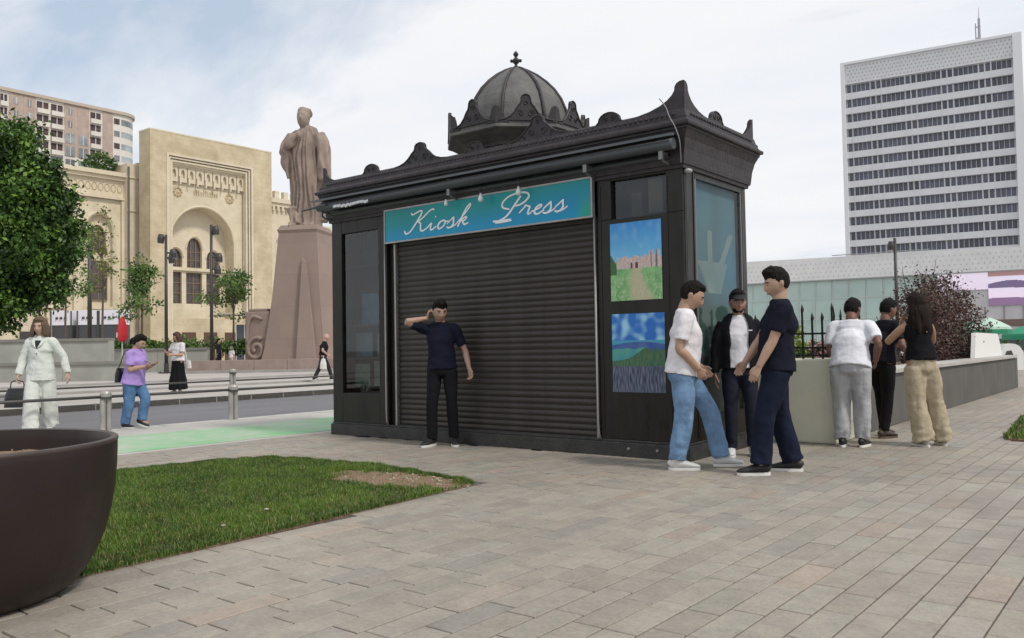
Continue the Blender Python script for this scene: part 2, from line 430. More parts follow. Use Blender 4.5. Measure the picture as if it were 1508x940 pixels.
def slab_mat(name, c1, c2, mortar, bw=1.2, bh=.6, sc=1):
    m = mat(name, c1, .8); nt = m.node_tree; N = nt.nodes; L = nt.links; b = N['Principled BSDF']
    tc = N.new('ShaderNodeTexCoord'); br = N.new('ShaderNodeTexBrick'); br.inputs['Scale'].default_value = sc
    br.inputs['Color1'].default_value = (*c1,1); br.inputs['Color2'].default_value = (*c2,1); br.inputs['Mortar'].default_value = (*mortar,1)
    br.inputs['Brick Width'].default_value = bw; br.inputs['Row Height'].default_value = bh; br.inputs['Mortar Size'].default_value = .012
    mp = N.new('ShaderNodeMapping'); mp.inputs['Rotation'].default_value = (0,0,R(90)); L.new(tc.outputs['Object'], mp.inputs[0])
    L.new(mp.outputs[0], br.inputs['Vector']); L.new(br.outputs['Color'], b.inputs['Base Color']); return m
m_slab = slab_mat('pale_paving_slabs', (.44,.405,.37), (.41,.38,.35), (.30,.28,.26))
tag(MB().box(-24.5,-19.0,-60,120,-.138,.03).build('pavement', m_slab), kind='structure')
# two shallow granite steps up to the square
m_step = mat('granite_step', (.33,.31,.295), .75, var=.15, vscale=2)
tag(MB().box(-24.85,-24.501,-60,120,-.138,.09).build('step', m_step), kind='structure')
tag(MB().box(-29.0,-24.851,-60,120,-.138,.084).build('pavement', m_slab), kind='structure')
tag(MB().box(-29.35,-29.001,-60,120,-.138,.15).build('step', m_step), kind='structure')
tag(MB().box(-150,-29.351,-60,140,-.137,.145).build('square_pavement', m_slab), kind='structure')

# ================================================================== PRESS KIOSK
KX0, KX1, KY0, KY1 = -9.08, -3.80, 7.50, 9.02
KH = 2.88
m_black = mat('kiosk_dark_paint', (.0095,.008,.006), .33, spec=.32, col2=(.021,.018,.0135), vscale=3.0, detail=9, stretch=(1.6,1.6,.35), rvar=.16, bump=.04, bscale=8)
m_iron = mat('kiosk_cast_iron', (.038,.032,.034), .5, spec=.35, var=.35, vscale=9, bump=.28, bscale=26)
m_lead = mat('dome_lead', (.075,.075,.078), .6, var=.35, vscale=5, bump=.4, bscale=18, col2=(.135,.128,.112))
m_alu = mat('aluminium_trim', (.33,.32,.31), .4, metal=.6, var=.15, vscale=6)
m_slat = mat('shutter_slat', (.026,.021,.017), .45, metal=.2, col2=(.046,.039,.032), vscale=1.7, detail=9, rvar=.15, stretch=(1.6,1,.5), bump=.1, bscale=20)
kiosk = thing('press_kiosk', 'dark metal newspaper kiosk with small dome, closed roller shutter and turquoise sign', 'kiosk', (0,0,0))
def K(b, name, m, parent=None, **kw): return b.build(name, m, parent or kiosk, **kw)
# plinth
b = MB(); b.box(KX0-.02,KX1+.03,KY0-.03,KY1+.02,.0,.145); b.box(KX0-.005,KX1+.012,KY0-.012,KY1+.005,.145,.17)
K(b, 'plinth', mat('plinth_stone', (.03,.03,.028), .5, var=.5, vscale=6, bump=.3, bscale=30), bevel=.006)
for x in (-4.45,-4.12,-3.97): K(MB().tube([(x,KY0-.034,.085),(x,KY0-.05,.085)],[.016,.012],8), 'bolt', m_alu)
# carcass: back wall, left wall, front piers, roof slab
b = MB(); b.box(KX0+.01,KX1-.01,KY1-.06,KY1-.01,.17,KH); K(b, 'back_wall', m_black)
b = MB(); b.box(KX0+.01,KX0+.05,KY0+.06,KY1-.061,.17,KH); K(b, 'left_wall', m_black)
def frame(b, x0,x1,z0,z1,y0,y1,t=.06, tb=None):
    tb = tb or t
    b.box(x0,x0+t,y0,y1,z0,z1); b.box(x1-t,x1,y0,y1,z0,z1); b.box(x0+t,x1-t,y0,y1,z0,z0+tb); b.box(x0+t,x1-t,y0,y1,z1-t,z1)
# left bay: framed display window
b = MB(); b.box(KX0,KX0+.20,KY0,KY0+.08,.17,KH); b.box(-8.16,-8.0,KY0,KY0+.08,.17,KH); b.box(KX0+.20,-8.16,KY0,KY0+.08,.17,.56); b.box(KX0+.20,-8.16,KY0,KY0+.08,2.70,KH)
K(b, 'window_frame', m_black, bevel=.006)
gm = glass_mat('display_glass', (.70,.74,.76), 1.75)
K(MB().box(KX0+.19,-8.15,KY0+.035,KY0+.045,.55,2.71), 'window_pane', gm)
# things in the display: stepped shelves and papers seen dimly
b = MB(); b.box(KX0+.06,-8.02,KY0+.5,KY0+.53,.17,2.85); K(b, 'display_back', mat('display_backing', (.07,.085,.08), .8, var=.5, vscale=2.2))
b = MB()
for z, d in ((.62,.3),(1.02,.26),(1.45,.26),(2.25,.3)): b.box(KX0+.08,-8.05,KY0+.15,KY0+.15+d,z,z+.02)
K(b, 'display_shelf', mat('shelf_board', (.05,.05,.05), .6))
def img_plane(name, w, h, fn, nx, nz, m, parent, loc, rz=0, th=.006):
    """a printed board: grid of coloured cells on the front of a thin board (u right, v up)"""
    b = MB()
    for i in range(nx):
        for j in range(nz):
            u0,u1,v0,v1 = i/nx,(i+1)/nx,j/nz,(j+1)/nz
            b.cur = fn((u0+u1)/2,(v0+v1)/2)
            b.quad((u0*w,0,v0*h),(u1*w,0,v0*h),(u1*w,0,v1*h),(u0*w,0,v1*h))
    b.cur = (.1,.1,.1); b.box(0,w,.0008,th,0,h)
    return link(name, b.mesh(name, m, cols=True), parent, loc, (0,0,rz))
m_print = mat('printed_sheet', rough=.35, attr=True, spec=.4)
m_matte = mat('matte_print', rough=.8, attr=True)
def nz(x, y, z=0): return noise.noise(Vector((x, y, z)))
def mixc(a, b, t): t = max(0, min(1, t)); return tuple(p*(1-t)+q*t for p, q in zip(a, b))
for (x, z, w, h, s) in ((-8.86,.645,.3,.3,1),(-8.5,.645,.32,.34,2),(-8.88,1.045,.33,.32,3),(-8.48,1.045,.28,.3,4),(-8.8,1.475,.5,.42,5),(-8.45,1.475,.3,.62,6)):
    base = [(.16,.24,.13),(.2,.24,.17),(.13,.2,.22),(.16,.22,.2),(.05,.22,.32),(.2,.2,.3)][s-1]
    img_plane('magazine', w, h, lambda u, v: mixc(base, (.3,.3,.3), .5*nz(u*4+s*3, v*5)+.2) , 6, 7, m_matte, kiosk, (x, KY0+.18+.02*s, z))
# right bay
b = MB(); b.box(-4.79,KX1,KY0,KY0+.07,.17,2.44); b.box(-4.79,-4.62,KY0,KY0+.07,2.44,KH); b.box(-3.98,KX1,KY0,KY0+.07,2.44,KH); b.box(-4.62,-3.98,KY0+.0,KY0+.07,2.84,KH)
K(b, 'front_panel', m_black, bevel=.006)
K(MB().box(-4.62,-3.98,KY0+.05,KY0+.058,2.44,2.84), 'transom_pane', gm)
K(MB().box(-4.22,-4.06,KY0+.075,KY0+.09,2.47,2.82), 'cardboard_sheet', mat('cardboard', (.22,.16,.11), .9, var=.2))
K(MB().box(-4.42,-4.30,KY0+.08,KY0+.1,2.46,2.70), 'cardboard_sheet', mat('cardboard_dark', (.10,.075,.055), .9, var=.2))
K(MB().box(-4.60,-4.0,KY0+.3,KY0+.32,2.3,2.86), 'transom_back', mat('dark_interior', (.02,.02,.025), .9))
b = MB()
for (x0,x1,z0,z1) in ((-4.755,-4.745,.2,2.8),(-3.975,-3.965,.2,2.8)): b.box(x0,x1,KY0-.006,KY0+.0,z0,z1)
K(b, 'panel_bead', m_black)
# posters
def poster1(u, v):
    n = nz(u*9, v*9); n2 = nz(u*30, v*30, 5)
    if v > .50+.03*nz(u*5, 0, 2): 
        c = mixc((.16,.52,.80),(.04,.27,.66), (v-.5)*2.0); c = mixc(c, (.4,.66,.85), .2*sm(-.2,.8,n))
        # castle ruins with towers
    else: c = None
    tw = .535+.035*abs(math.sin(u*16))+(.06 if abs(u-.80) < .045 or abs(u-.93) < .03 else 0)+.02*nz(u*22,1)
    if v > .40 and v < tw and .13 < u: 
        c = mixc((.52,.38,.37),(.66,.54,.49), .5+n2); 
        if (abs(u-.42) < .02 or abs(u-.52) < .03) and v < .48: c = (.10,.05,.06)
        if abs(u-.80) < .012 or abs(u-.9) < .015: c = (.14,.17,.15)
    if c is None or v <= .41:
        c = mixc((.14,.38,.13),(.30,.54,.24), .5+n+.6*n2)
        p = abs(u-(.62-.10*math.sin(v*5)))/(.10+.36*(.42-v))
        c = mixc((.50,.47,.30), c, sm(.5,1.2,p+n2*.7)); c = mixc(c, (.62,.62,.46), .45*sm(.1,.45,n2)*sm(.42,.15,v))
    if u < .12+.05*n and .33 < v < .6-(u*1.1): c = (.05,.14,.05)
    return c
def poster2(u, v):
    n = nz(u*6, v*8, 7); n2 = nz(u*28, v*10, 9)
    if v > .66: return mixc((.02,.16,.55),(.35,.66,.82), sm(-.15,.55,n+.25*nz(u*3,v*3,2)))
    h = .60+.04*math.sin(u*3)
    if v > h: return (.07,.33,.50)
    if v > .55+.02*n: return mixc((.03,.10,.33),(.08,.14,.36), .5+n)
    hill = .40+.2*math.exp(-((u-.78)/.35)**2)
    if v > hill: return mixc((.05,.30,.33),(.10,.36,.27), .5+n)
    if v > .33: return mixc((.03,.12,.07),(.09,.17,.08), .5+n2)
    return mixc((.02,.04,.07),(.16,.17,.25), .5+1.1*nz(u*42, v*9, 3))
img_plane('poster', .595, .80, poster1, 110, 150, m_print, kiosk, (-4.635,KY0-.008,1.59))['label'] = 'poster of pink castle ruins over a green meadow under blue sky'
img_plane('poster', .61, .80, poster2, 110, 150, m_print, kiosk, (-4.635,KY0-.008,.655))['label'] = 'poster of dark lavender stems before hills and blue clouds'
# shutter with guides
SX0, SX1 = -7.86, -4.86
sh = K(MB().box(SX0,SX1,KY0+.075,KY0+.085,.15,2.52), 'roller_shutter', mat('shutter_backing', (.02,.02,.02), .7))
def slat_mesh():
    b = MB(); p = .0673; prof = [(0,.0),(-.003,.008),(-.009,.020),(-.011,.034),(-.008,.050),(-.002,.060),(-.001,p-.001)]
    for i in range(len(prof)-1):
        (y0,z0),(y1,z1) = prof[i],prof[i+1]; b.quad((SX0,y0,z0),(SX1,y0,z0),(SX1,y1,z1),(SX0,y1,z1))
    return b.mesh('slat', m_slat)
sme = slat_mesh()
for i in range(35): link('slat', sme, sh, (0, KY0+.068+random.uniform(-.0015,.0015), .165+i*.0673), (random.gauss(0,.012), random.gauss(0,.00025), random.gauss(0,.0004)))
K(MB().box(SX0,SX1,KY0+.045,KY0+.072,.145,.175), 'bottom_rail', mat('shutter_rail', (.09,.085,.08), .4, metal=.4), sh)
K(MB().box(SX0-.03,SX0-.001,KY0+.02,KY0+.09,.15,2.5), 'shutter_guide', m_alu)
K(MB().box(SX1+.001,SX1+.03,KY0+.02,KY0+.09,.15,2.5), 'shutter_guide', m_alu)
for x in (-8.005, -4.812): 
    b = MB(); b.tube([(x,KY0-.03,2.9),(x,KY0-.03,.35),(x+.004,KY0-.026,.22),(x+.02,KY0-.012,.165)],[.012,.012,.012,.012],10); K(b, 'downpipe', m_alu, smooth=True)
b = MB(); b.box(-7.985,SX0-.031,KY0+.05,KY0+.07,.17,2.5); K(b, 'filler_panel', m_black)
K(MB().box(-4.829,-4.79,KY0+.05,KY0+.07,.17,2.5), 'filler_panel', m_black)
# sign
SGX0, SGX1, SGZ0, SGZ1 = -7.96, -4.83, 2.50, 2.895
def signc(u, v):
    c = mixc((.0,.23,.46),(.0,.29,.30), sm(.15,.95,v+.25*math.sin(u*3+1)))
    c = mixc(c, (.0,.38,.62), .35*sm(.6,.0,v)); g = math.exp(-((u-.99)/.04)**2-((v-.1)/.45)**2); c = mixc(c, (.02,.34,.14), g*.8)
    c = mixc(c, (.0,.18,.20), .5*math.exp(-((u-.12)/.12)**2)*v); return c
sg = thing('sign_board', None, None); sg.parent = kiosk
img_plane('sign_face', SGX1-SGX0, SGZ1-SGZ0, signc, 90, 10, m_print, sg, (SGX0,KY0-.055,SGZ0), th=.04)
b = MB(); frame(b, SGX0-.02, SGX1+.02, SGZ0-.02, SGZ1+.018, KY0-.062, KY0-.01, .019); K(b, 'sign_frame', m_alu, sg)
# script lettering drawn stroke by stroke: (x, y, pen weight)
LET = {
 'K': ([[(-.25,.35,.9),(-.15,.05,1),(.1,-.08,.7),(.4,.15,.7),(.62,.8,.9),(.85,1.6,1.1),(1.0,2.3,1.0),(.75,2.5,.6),(.25,2.2,.6),(-.05,2.05,.8),(-.15,2.35,.7)],[(2.15,2.3,.9),(1.95,2.5,.7),(1.6,2.2,.6),(1.2,1.5,.7),(.85,1.2,.6)],[(.85,1.2,.6),(1.2,1.05,.8),(1.3,.5,1.1),(1.45,.08,1),(1.75,.05,.6),(2.05,.4,.4)]], 2.05),
 'i': ([[(0,.4,.4),(.3,1.0,.7),(.27,.4,1.1),(.38,.03,1),(.62,.08,.5),(.85,.4,.4)],[(.45,1.45,1.0),(.5,1.52,1.0)]], .8),
 'o': ([[(.72,.92,.7),(.45,.98,.6),(.2,.65,1.1),(.25,.15,1.1),(.5,.0,.6),(.8,.3,.7),(.85,.75,.9),(.68,.95,.6),(.75,.75,.4),(1.1,.8,.4)]], 1.05),
 's': ([[(0,.5,.4),(.35,1.0,.6),(.45,1.2,.6),(.5,.85,1.0),(.68,.4,1.1),(.5,.02,.7),(.2,.0,.8),(.1,.15,.9)],[(.5,.02,.5),(.8,.15,.4),(1.0,.45,.4)]], .95),
 'k': ([[(0,.45,.4),(.45,1.3,.5),(.75,2.1,.6),(.68,2.45,.6),(.45,2.1,.9),(.3,1.1,1.1),(.2,.0,1)],[(.24,.5,.5),(.55,1.0,.6),(.8,.95,.8),(.72,.65,.7),(.38,.52,.5),(.62,.4,.9),(.75,.05,1),(1.1,.3,.4)]], 1.1),
 'P': ([[(1.35,2.25,1),(1.1,1.4,1.1),(.85,.5,1.1),(.55,.0,.8),(.2,-.1,.6)],[(.75,1.0,.5),(.2,1.1,.7),(-.15,1.6,.9),(.1,2.3,.7),(.9,2.65,.6),(1.8,2.55,.8),(2.15,2.05,1.1),(1.85,1.45,.9),(1.3,1.2,.6),(1.1,1.3,.5)],[(-.35,-.12,.9),(.3,-.2,.8),(1.2,-.12,.5)],[(-.1,-.32,.6),(.6,-.36,.7),(1.3,-.25,.4)]], 1.75),
 'r': ([[(0,.4,.4),(.3,1.0,.7),(.35,1.22,.6),(.5,1.0,.5),(.78,1.0,.8),(.72,.5,1.0),(.8,.06,.9),(1.05,.3,.4)]], 1.0),
 'e': ([[(0,.4,.4),(.45,.5,.5),(.78,.85,.7),(.6,1.04,.6),(.32,.8,1.0),(.25,.3,1.1),(.5,.0,.8),(.85,.15,.5),(1.05,.42,.4)]], .95)}
def script(word, x, z, s):
    cu = bpy.data.curves.new('lettering', 'CURVE'); cu.dimensions = '3D'; cu.bevel_depth = .0125; cu.bevel_resolution = 2; cu.resolution_u = 5
    for ch in word:
        strokes, adv = LET[ch]
        for st in strokes:
            sp = cu.splines.new('NURBS'); sp.points.add(len(st)-1); sp.order_u = 3; sp.use_endpoint_u = True
            for p, (a, c, w) in zip(sp.points, st): p.co = (x+(a*1.62+.50*c)*s, 0, z+c*s, 1); p.radius = .45+w*.62
        x += adv*1.62*s
    cu.materials.append(m_white)
    o = bpy.data.objects.new('lettering', cu); COL.objects.link(o)
    me = bpy.data.meshes.new_from_object(o.evaluated_get(bpy.context.evaluated_depsgraph_get())); bpy.data.objects.remove(o)
    for vtx in me.vertices: vtx.co.y *= .25
    me.name = 'lettering'; link('lettering', me, sg, (0, KY0-.058, 0))
m_white = mat('white_lettering', (.85,.87,.88), .5)
script('Kiosk', -7.58, 2.575, .106); script('Press', -6.10, 2.59, .104)
# side face (towards the walkway): corner pilaster, big pane, rear post
b = MB(); b.box(KX1-.07,KX1-.0,KY0+.0705,KY0+.27,.17,KH); K(b, 'corner_pilaster', m_black, bevel=.008)
b = MB(); b.box(KX1-.012,KX1+.008,KY0+.22,KY0+.245,.2,2.86); b.box(KX1-.012,KX1+.006,KY0+.03,KY0+.05,.2,2.86); K(b, 'pilaster_bead', m_black)
b = MB(); b.box(KX1-.07,KX1,KY1-.11,KY1,.17,KH); K(b, 'rear_post', m_black, bevel=.008)
K(MB().box(KX1-.07,KX1,KY0+.27,KY1-.11,.17,.42), 'side_panel', m_black); K(MB().box(KX1-.07,KX1,KY0+.27,KY1-.11,2.80,KH), 'side_panel', m_black)
b = MB(); b.box(KX1-.03,KX1-.004,KY0+.27,KY0+.30,.42,2.80); b.box(KX1-.03,KX1-.004,KY1-.14,KY1-.11,.42,2.80); K(b, 'pane_bead', m_alu if False else mat('grey_bead', (.12,.12,.125), .4))
K(MB().box(KX1-.028,KX1-.02,KY0+.30,KY1-.14,.42,2.80), 'side_pane', glass_mat('side_glass', (.92,.95,.96), 1.32))
def sidep(u, v):
    c = mixc((.025,.06,.06),(.065,.155,.175), sm(.2,1,v)+.5*nz(u*3,v*4))
    c = mixc(c,(.05,.17,.26),.7*math.exp(-((u-.9)/.25)**2-((v-.62)/.2)**2))
    # pale crown-like shape
    a = abs(u-.28)/.07; t = None
    d1 = abs(u-(.35+.02*v)); top = .86-.0
    lo, hi = .52, .82
    inside = False
    if lo < v < .68: inside = (.10+ (v-lo)*-.5 < u-.06) and (u < .62+(v-lo)*1.2) and (u > .36-(v-lo)*1.7)
    if .66 <= v < .80: inside = abs(u-.40) < .045 or abs(u-(.62+(v-.64)*1.7)) < .055
    if inside: c = mixc(c, (.22,.27,.23), .62+.5*nz(u*4,v*6,3))
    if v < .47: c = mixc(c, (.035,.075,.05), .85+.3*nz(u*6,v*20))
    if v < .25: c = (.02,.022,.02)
    return c
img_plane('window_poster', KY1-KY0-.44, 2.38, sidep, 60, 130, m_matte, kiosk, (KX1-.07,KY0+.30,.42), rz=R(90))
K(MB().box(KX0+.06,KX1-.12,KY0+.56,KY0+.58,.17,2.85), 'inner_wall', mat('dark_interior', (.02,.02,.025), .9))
# cornice: profile swept round the rectangle
def sweep_rect(x0,x1,y0,y1,prof,name,m):
    b = MB()
    for i in range(len(prof)-1):
        (o0,z0),(o1,z1) = prof[i],prof[i+1]
        A = [(x0-o0,y0-o0,z0),(x1+o0,y0-o0,z0),(x1+o0,y1+o0,z0),(x0-o0,y1+o0,z0)]
        Bq = [(x0-o1,y0-o1,z1),(x1+o1,y0-o1,z1),(x1+o1,y1+o1,z1),(x0-o1,y1+o1,z1)]
        for k in range(4): b.quad(A[k],A[(k+1)%4],Bq[(k+1)%4],Bq[k])
    return K(b, name, m)
sweep_rect(KX0,KX1,KY0,KY1,[(.0,2.86),(.025,2.862),(.03,2.895),(.045,2.90),(.05,2.93),(.062,3.04),(.085,3.14),(.12,3.215),(.13,3.225),(.13,3.245)],'fascia',m_iron)
sweep_rect(KX0,KX1,KY0,KY1,[(.128,3.245),(.155,3.25),(.16,3.262),(.16,3.285),(.13,3.30),(.115,3.325),(.115,3.35),(.10,3.365),(.085,3.42),(.07,3.435),(-.05,3.44)],'cornice',m_iron)
K(MB().box(KX0+.04,KX1-.04,KY0+.04,KY1-.04,3.38,3.425), 'roof_slab', m_lead)
K(MB().box(KX0+.005,KX1-.005,KY0+.003,KY1-.005,2.881,2.90), 'soffit', m_black)
# acroteria
def shape_big(s=1, h=.26):
    L_ = [(-.46,0),(-.36,.012),(-.27,.04),(-.20,.085),(-.14,.145),(-.10,.175),(-.085,.20),(-.08,.235),(-.055,.262),(0,.275)]
    P = L_+[(-x,z) for x, z in reversed(L_[:-1])]; return [(x*s,z*h/.275) for x, z in P]
def shape_small(w=.13, h=.12):
    return [(-w*1.25,0),(-w,.03)]+[(w*math.cos(a),.03+(h-.03)*math.sin(a)) for a in [PI*k/8 for k in range(7,0,-1)]]+[(w,.03),(w*1.25,0)]
def spiral(b, cx, cz, r, turns, dirn, fx, th=.007):
    pts = []
    for k in range(int(turns*10)+1):
        a = k/10*2*PI; rr = r*(1-k/(turns*10+3)); pts.append(fx(cx+dirn*rr*math.cos(a), cz+rr*math.sin(a)))
    b.tube(pts, [th]*len(pts), 5)
def acro(kind, pos, along, out):
    b = MB(); o = Vector(pos); au = Vector(along); ao = Vector(out)
    sh_ = shape_big() if kind == 'big' else shape_small() if kind == 'small' else kind
    b.prism(sh_, o, au, Vector((0,0,1)), ao, .035)
    fx = lambda u, v: o+au*u+Vector((0,0,v))+ao*.037
    if kind == 'big':
        for d in (-1,1):
            spiral(b, d*.085, .07, .045, 1.4, d, fx); spiral(b, d*.19, .035, .026, 1.2, d, fx, .005)
        spiral(b, 0, .185, .03, 1.2, 1, fx)
        top = [(x, z) for x, z in sh_]
        b.tube([fx(x*.985, z*.97) for x, z in top], [.009]*len(top), 5)
    elif kind == 'small':
        spiral(b, -.045, .045, .03, 1.2, -1, fx); spiral(b, .045, .045, .03, 1.2, 1, fx)
        b.tube([fx(x*.96, z*.95) for x, z in sh_], [.008]*len(sh_), 5)
    o_ = K(b, 'roof_ornament', m_iron, fix=True); return o_
zt = 3.425; yf = KY0-.075; xs_ = KX1+.075
for x, kd in ((-8.2,'small'),(-7.31,'big'),(-6.41,'small'),(-5.50,'big'),(-4.58,'small')): acro(kd, (x,yf+.035,zt), (1,0,0), (0,-1,0))
def half(s, w, h):
    L_ = [(0,0),(w*1.25,0),(w*1.0,.010),(w*.75,.03),(w*.52,.065),(w*.36,.105),(w*.25,.15),(w*.195,.19),(w*.19,.225),(w*.15,.255),(w*.08,.272),(0,.275)]
    return [(x*s, z*h/.275) for x, z in L_]
acro(half(-1,.50,.275), (KX1+.073,yf+.03,zt), (1,0,0), (0,-1,0)); acro(half(1,.42,.275), (xs_-.03,yf,zt), (0,1,0), (1,0,0))
acro(half(1,.24,.20), (KX0-.073,yf+.03,zt), (1,0,0), (0,-1,0)); acro(half(1,.24,.20), (KX0-.045,yf,zt), (0,1,0), (-1,0,0))
acro('small', (xs_-.035,8.16,zt), (0,1,0), (1,0,0)); acro(half(-1,.24,.22), (xs_-.03,KY1+.07,zt), (0,1,0), (1,0,0)); acro(half(-1,.24,.22), (KX1+.07,KY1+.04,zt), (1,0,0), (0,1,0))
for x in (-7.31,-5.5): acro('big', (x,KY1+.04,zt), (1,0,0), (0,1,0))
acro(half(1,.24,.2), (KX0-.073,KY1+.04,zt), (1,0,0), (0,1,0)); acro('small', (KX0-.045,8.26,zt), (0,1,0), (-1,0,0))
# relief band of little leaves under the ornaments, front and walkway side
b = MB()
for i in range(88):
    x = KX0+.03+i*.06; b.ball((x, KY0-.104, 3.375), (.02,.012,.022), 6, 4)
for i in range(25):
    b.ball((KX1+.104, KY0+.03+i*.06, 3.375), (.012,.02,.022), 6, 4)
K(b, 'leaf_moulding', m_iron, smooth=True)['kind'] = 'stuff'
# dome
DC = Vector((-6.43, 8.26, 0))
def octprof(prof, n=8): return MB().lathe(prof, DC, n, cap=True, rot=.5)
K(octprof([(.70,3.43),(.70,3.49),(.66,3.50),(.66,3.53)]), 'drum', m_iron)
K(octprof([(.66,3.50),(.68,3.51),(.70,3.54),(.76,3.585),(.85,3.635),(.905,3.655),(.92,3.665),(.92,3.70),(.895,3.707),(.895,3.735),(.86,3.75),(.62,3.755)]), 'dome_cornice', m_lead)
dprof = [(.655,3.745),(.65,3.88),(.618,4.03),(.563,4.17),(.482,4.295),(.378,4.405),(.264,4.497),(.150,4.570),(.062,4.615)]
for k in range(8):
    a0, a1 = 2*PI*(k+.5)/8, 2*PI*(k+1.5)/8; b = MB(); sub = 4
    def P(r, z, t, bul=1.0):
        p = Vector((math.cos(a0),math.sin(a0),0)).lerp(Vector((math.cos(a1),math.sin(a1),0)), t); return DC+p*r*(1+.03*math.sin(PI*t))+Vector((0,0,z))
    for i in range(len(dprof)-1):
        for j in range(sub):
            b.quad(P(*dprof[i],j/sub),P(*dprof[i],(j+1)/sub),P(*dprof[i+1],(j+1)/sub),P(*dprof[i+1],j/sub))
    K(b, 'dome_panel', m_lead, smooth=True)
    b = MB(); b.tube([DC+Vector((math.cos(a0)*r*1.01,math.sin(a0)*r*1.01,z)) for r, z in dprof], [.022]*7+[.018,.012], 6); K(b, 'dome_rib', m_iron, smooth=True)
    an = 2*PI*(k+1)/8; n_ = Vector((math.cos(an),math.sin(an),0)); tt = Vector((-math.sin(an),math.cos(an),0))
    sb = shape_big(.70,.31)
    o = DC+n_*(.915*math.cos(PI/8))+Vector((0,0,3.735)); b = MB(); b.prism([(x,z) for x, z in sb], o-n_*.03, tt, Vector((0,0,1)), n_, .03)
    fx = lambda u, v: o+tt*u+Vector((0,0,v))+n_*.004
    for d in (-1,1): spiral(b, d*.06, .08, .042, 1.3, d, fx, .006)
    spiral(b, 0, .2, .03, 1.2, 1, fx, .006); b.tube([fx(x*.98,z*.98) for x, z in sb], [.008]*len(sb), 5)
    K(b, 'dome_ornament', m_iron, fix=True)
    ac = 2*PI*(k+.5)/8; c_ = Vector((math.cos(ac),math.sin(ac),0)); o2 = DC+c_*.915+Vector((0,0,3.71)); b = MB()
    ear = [(0,0),(.15,0),(.12,.03),(.085,.07),(.07,.13),(.05,.18),(0,.20)]
    for sgn in (-1,1):
        tn = (Vector((-math.sin(ac+sgn*PI/8),math.cos(ac+sgn*PI/8),0)))*sgn
        nn = Vector((math.cos(ac+sgn*PI/8),math.sin(ac+sgn*PI/8),0))
        b.prism(ear, o2-nn*.03, tn, Vector((0,0,1)), nn, .03)
    K(b, 'dome_ear', m_iron, fix=True)
b = MB(); b.lathe([(.06,4.60),(.055,4.625),(.022,4.64),(.018,4.67),(.038,4.685),(.048,4.71),(.036,4.735),(.018,4.75),(.018,4.765),(.030,4.78),(.034,4.80),(.02,4.82),(.006,4.835)], (DC.x,DC.y,0), 12)
for s_ in (-1,1): b.ball((DC.x+s_*.045,DC.y+s_*.03,4.712), .022, 8, 6)
K(b, 'finial', m_iron, smooth=True)
# awning: roller tube, front bar, brackets
AY = KY0-.20
m_awn = mat('awning_cloth', (.05,.058,.062), .42, var=.3, vscale=3, stretch=(.3,2,2))
aw = K(MB().tube([(KX0-.02,AY,3.055),(KX1+.02,AY,3.065)], [.055,.055], 18), 'awning', m_awn, smooth=False)
for p in aw.data.polygons: p.use_smooth = len(p.vertices) == 4
K(MB().box(KX0-.10,KX1+.045,AY-.075,AY-.045,3.128,3.152), 'front_bar', mat('awning_bar', (.10,.11,.115), .3, metal=.6), aw)
K(MB().box(KX0-.03,KX1+.03,AY-.04,KY0-.04,3.155,3.165), 'cover_plate', mat('awning_cover', (.045,.05,.055), .35), aw)
K(MB().tube([(KX0-.32,AY-.05,3.045),(KX0+.2,AY-.05,3.07)],[.012,.02],8), 'crank_rod', m_awn, aw)
for x in (KX0+.03,-6.72,-4.80,KX1-.12):
    b = MB(); b.box(x-.02,x+.02,AY+.0,KY0+.0,2.985,3.005); b.box(x-.022,x+.022,AY-.012,AY+.012,2.93,3.12); b.tube([(x,AY,2.95),(x,AY+.06,2.915),(x,KY0-.01,2.90)],[.016,.014,.014],8)
    K(b, 'bracket', mat('bracket_steel', (.20,.20,.20), .35, metal=.5), aw)
b = MB(); b.tube([(KX0+.08,KY0-.06,2.99),(KX1-.1,KY0-.06,2.99)],[.035,.035],10); K(b, 'arm_beam', m_awn, aw)
b = MB()
for i in range(9):
    x = -8.75+i*.075; b.tube([(x,AY-.048,3.03+.01*math.sin(i*2)),(x+.04,AY-.062,3.015+.012*math.cos(i)),(x+.085,AY-.05,3.03)],[(.02,.004)]*3,6,side=(0,0,1))
K(b, 'torn_plastic_wrap', mat('plastic_wrap', (.7,.72,.74), .25), aw, smooth=True)
for x, z in ((-6.80,2.845),(-6.26,2.835),(-5.71,2.84)):
    y = KY0-.16; lamp = K(MB().tube([(x,y,2.99),(x,y,z+.055)],[.008,.008],6), 'hanging_bulb', m_iron, aw)
    r = .026 if x < -6.5 else .034
    b = MB(); b.lathe([(.012,r*2.0),(.014,r*1.3),(r*.8,r*.6),(r,0),(r*.75,-r*.7),(.004,-r)], (x,y,z), 12); K(b, 'bulb_glass', mat('frosted_bulb', (.75,.78,.78), .25, coat=.4), lamp, smooth=True)
# small lamp on the corner and hanging cable
K(MB().ball((KX1+.02,KY0+.08,2.84),(.05,.05,.028),10,6), 'corner_light', mat('lamp_glass', (.35,.36,.36), .25), smooth=True)
b = MB(); b.tube([(-3.98,yf-.02,3.56),(-3.90,yf-.045,3.46),(-3.84,yf-.085,3.34),(-3.78,KY0-.175,3.24),(-3.735,KY0-.17,3.10),(-3.76,KY0-.10,2.97),(-3.78,KY0-.06,2.90)],[.0055]*7,6,sub=4)
K(b, 'loose_cable', mat('grey_cable', (.25,.24,.24), .6), smooth=True)

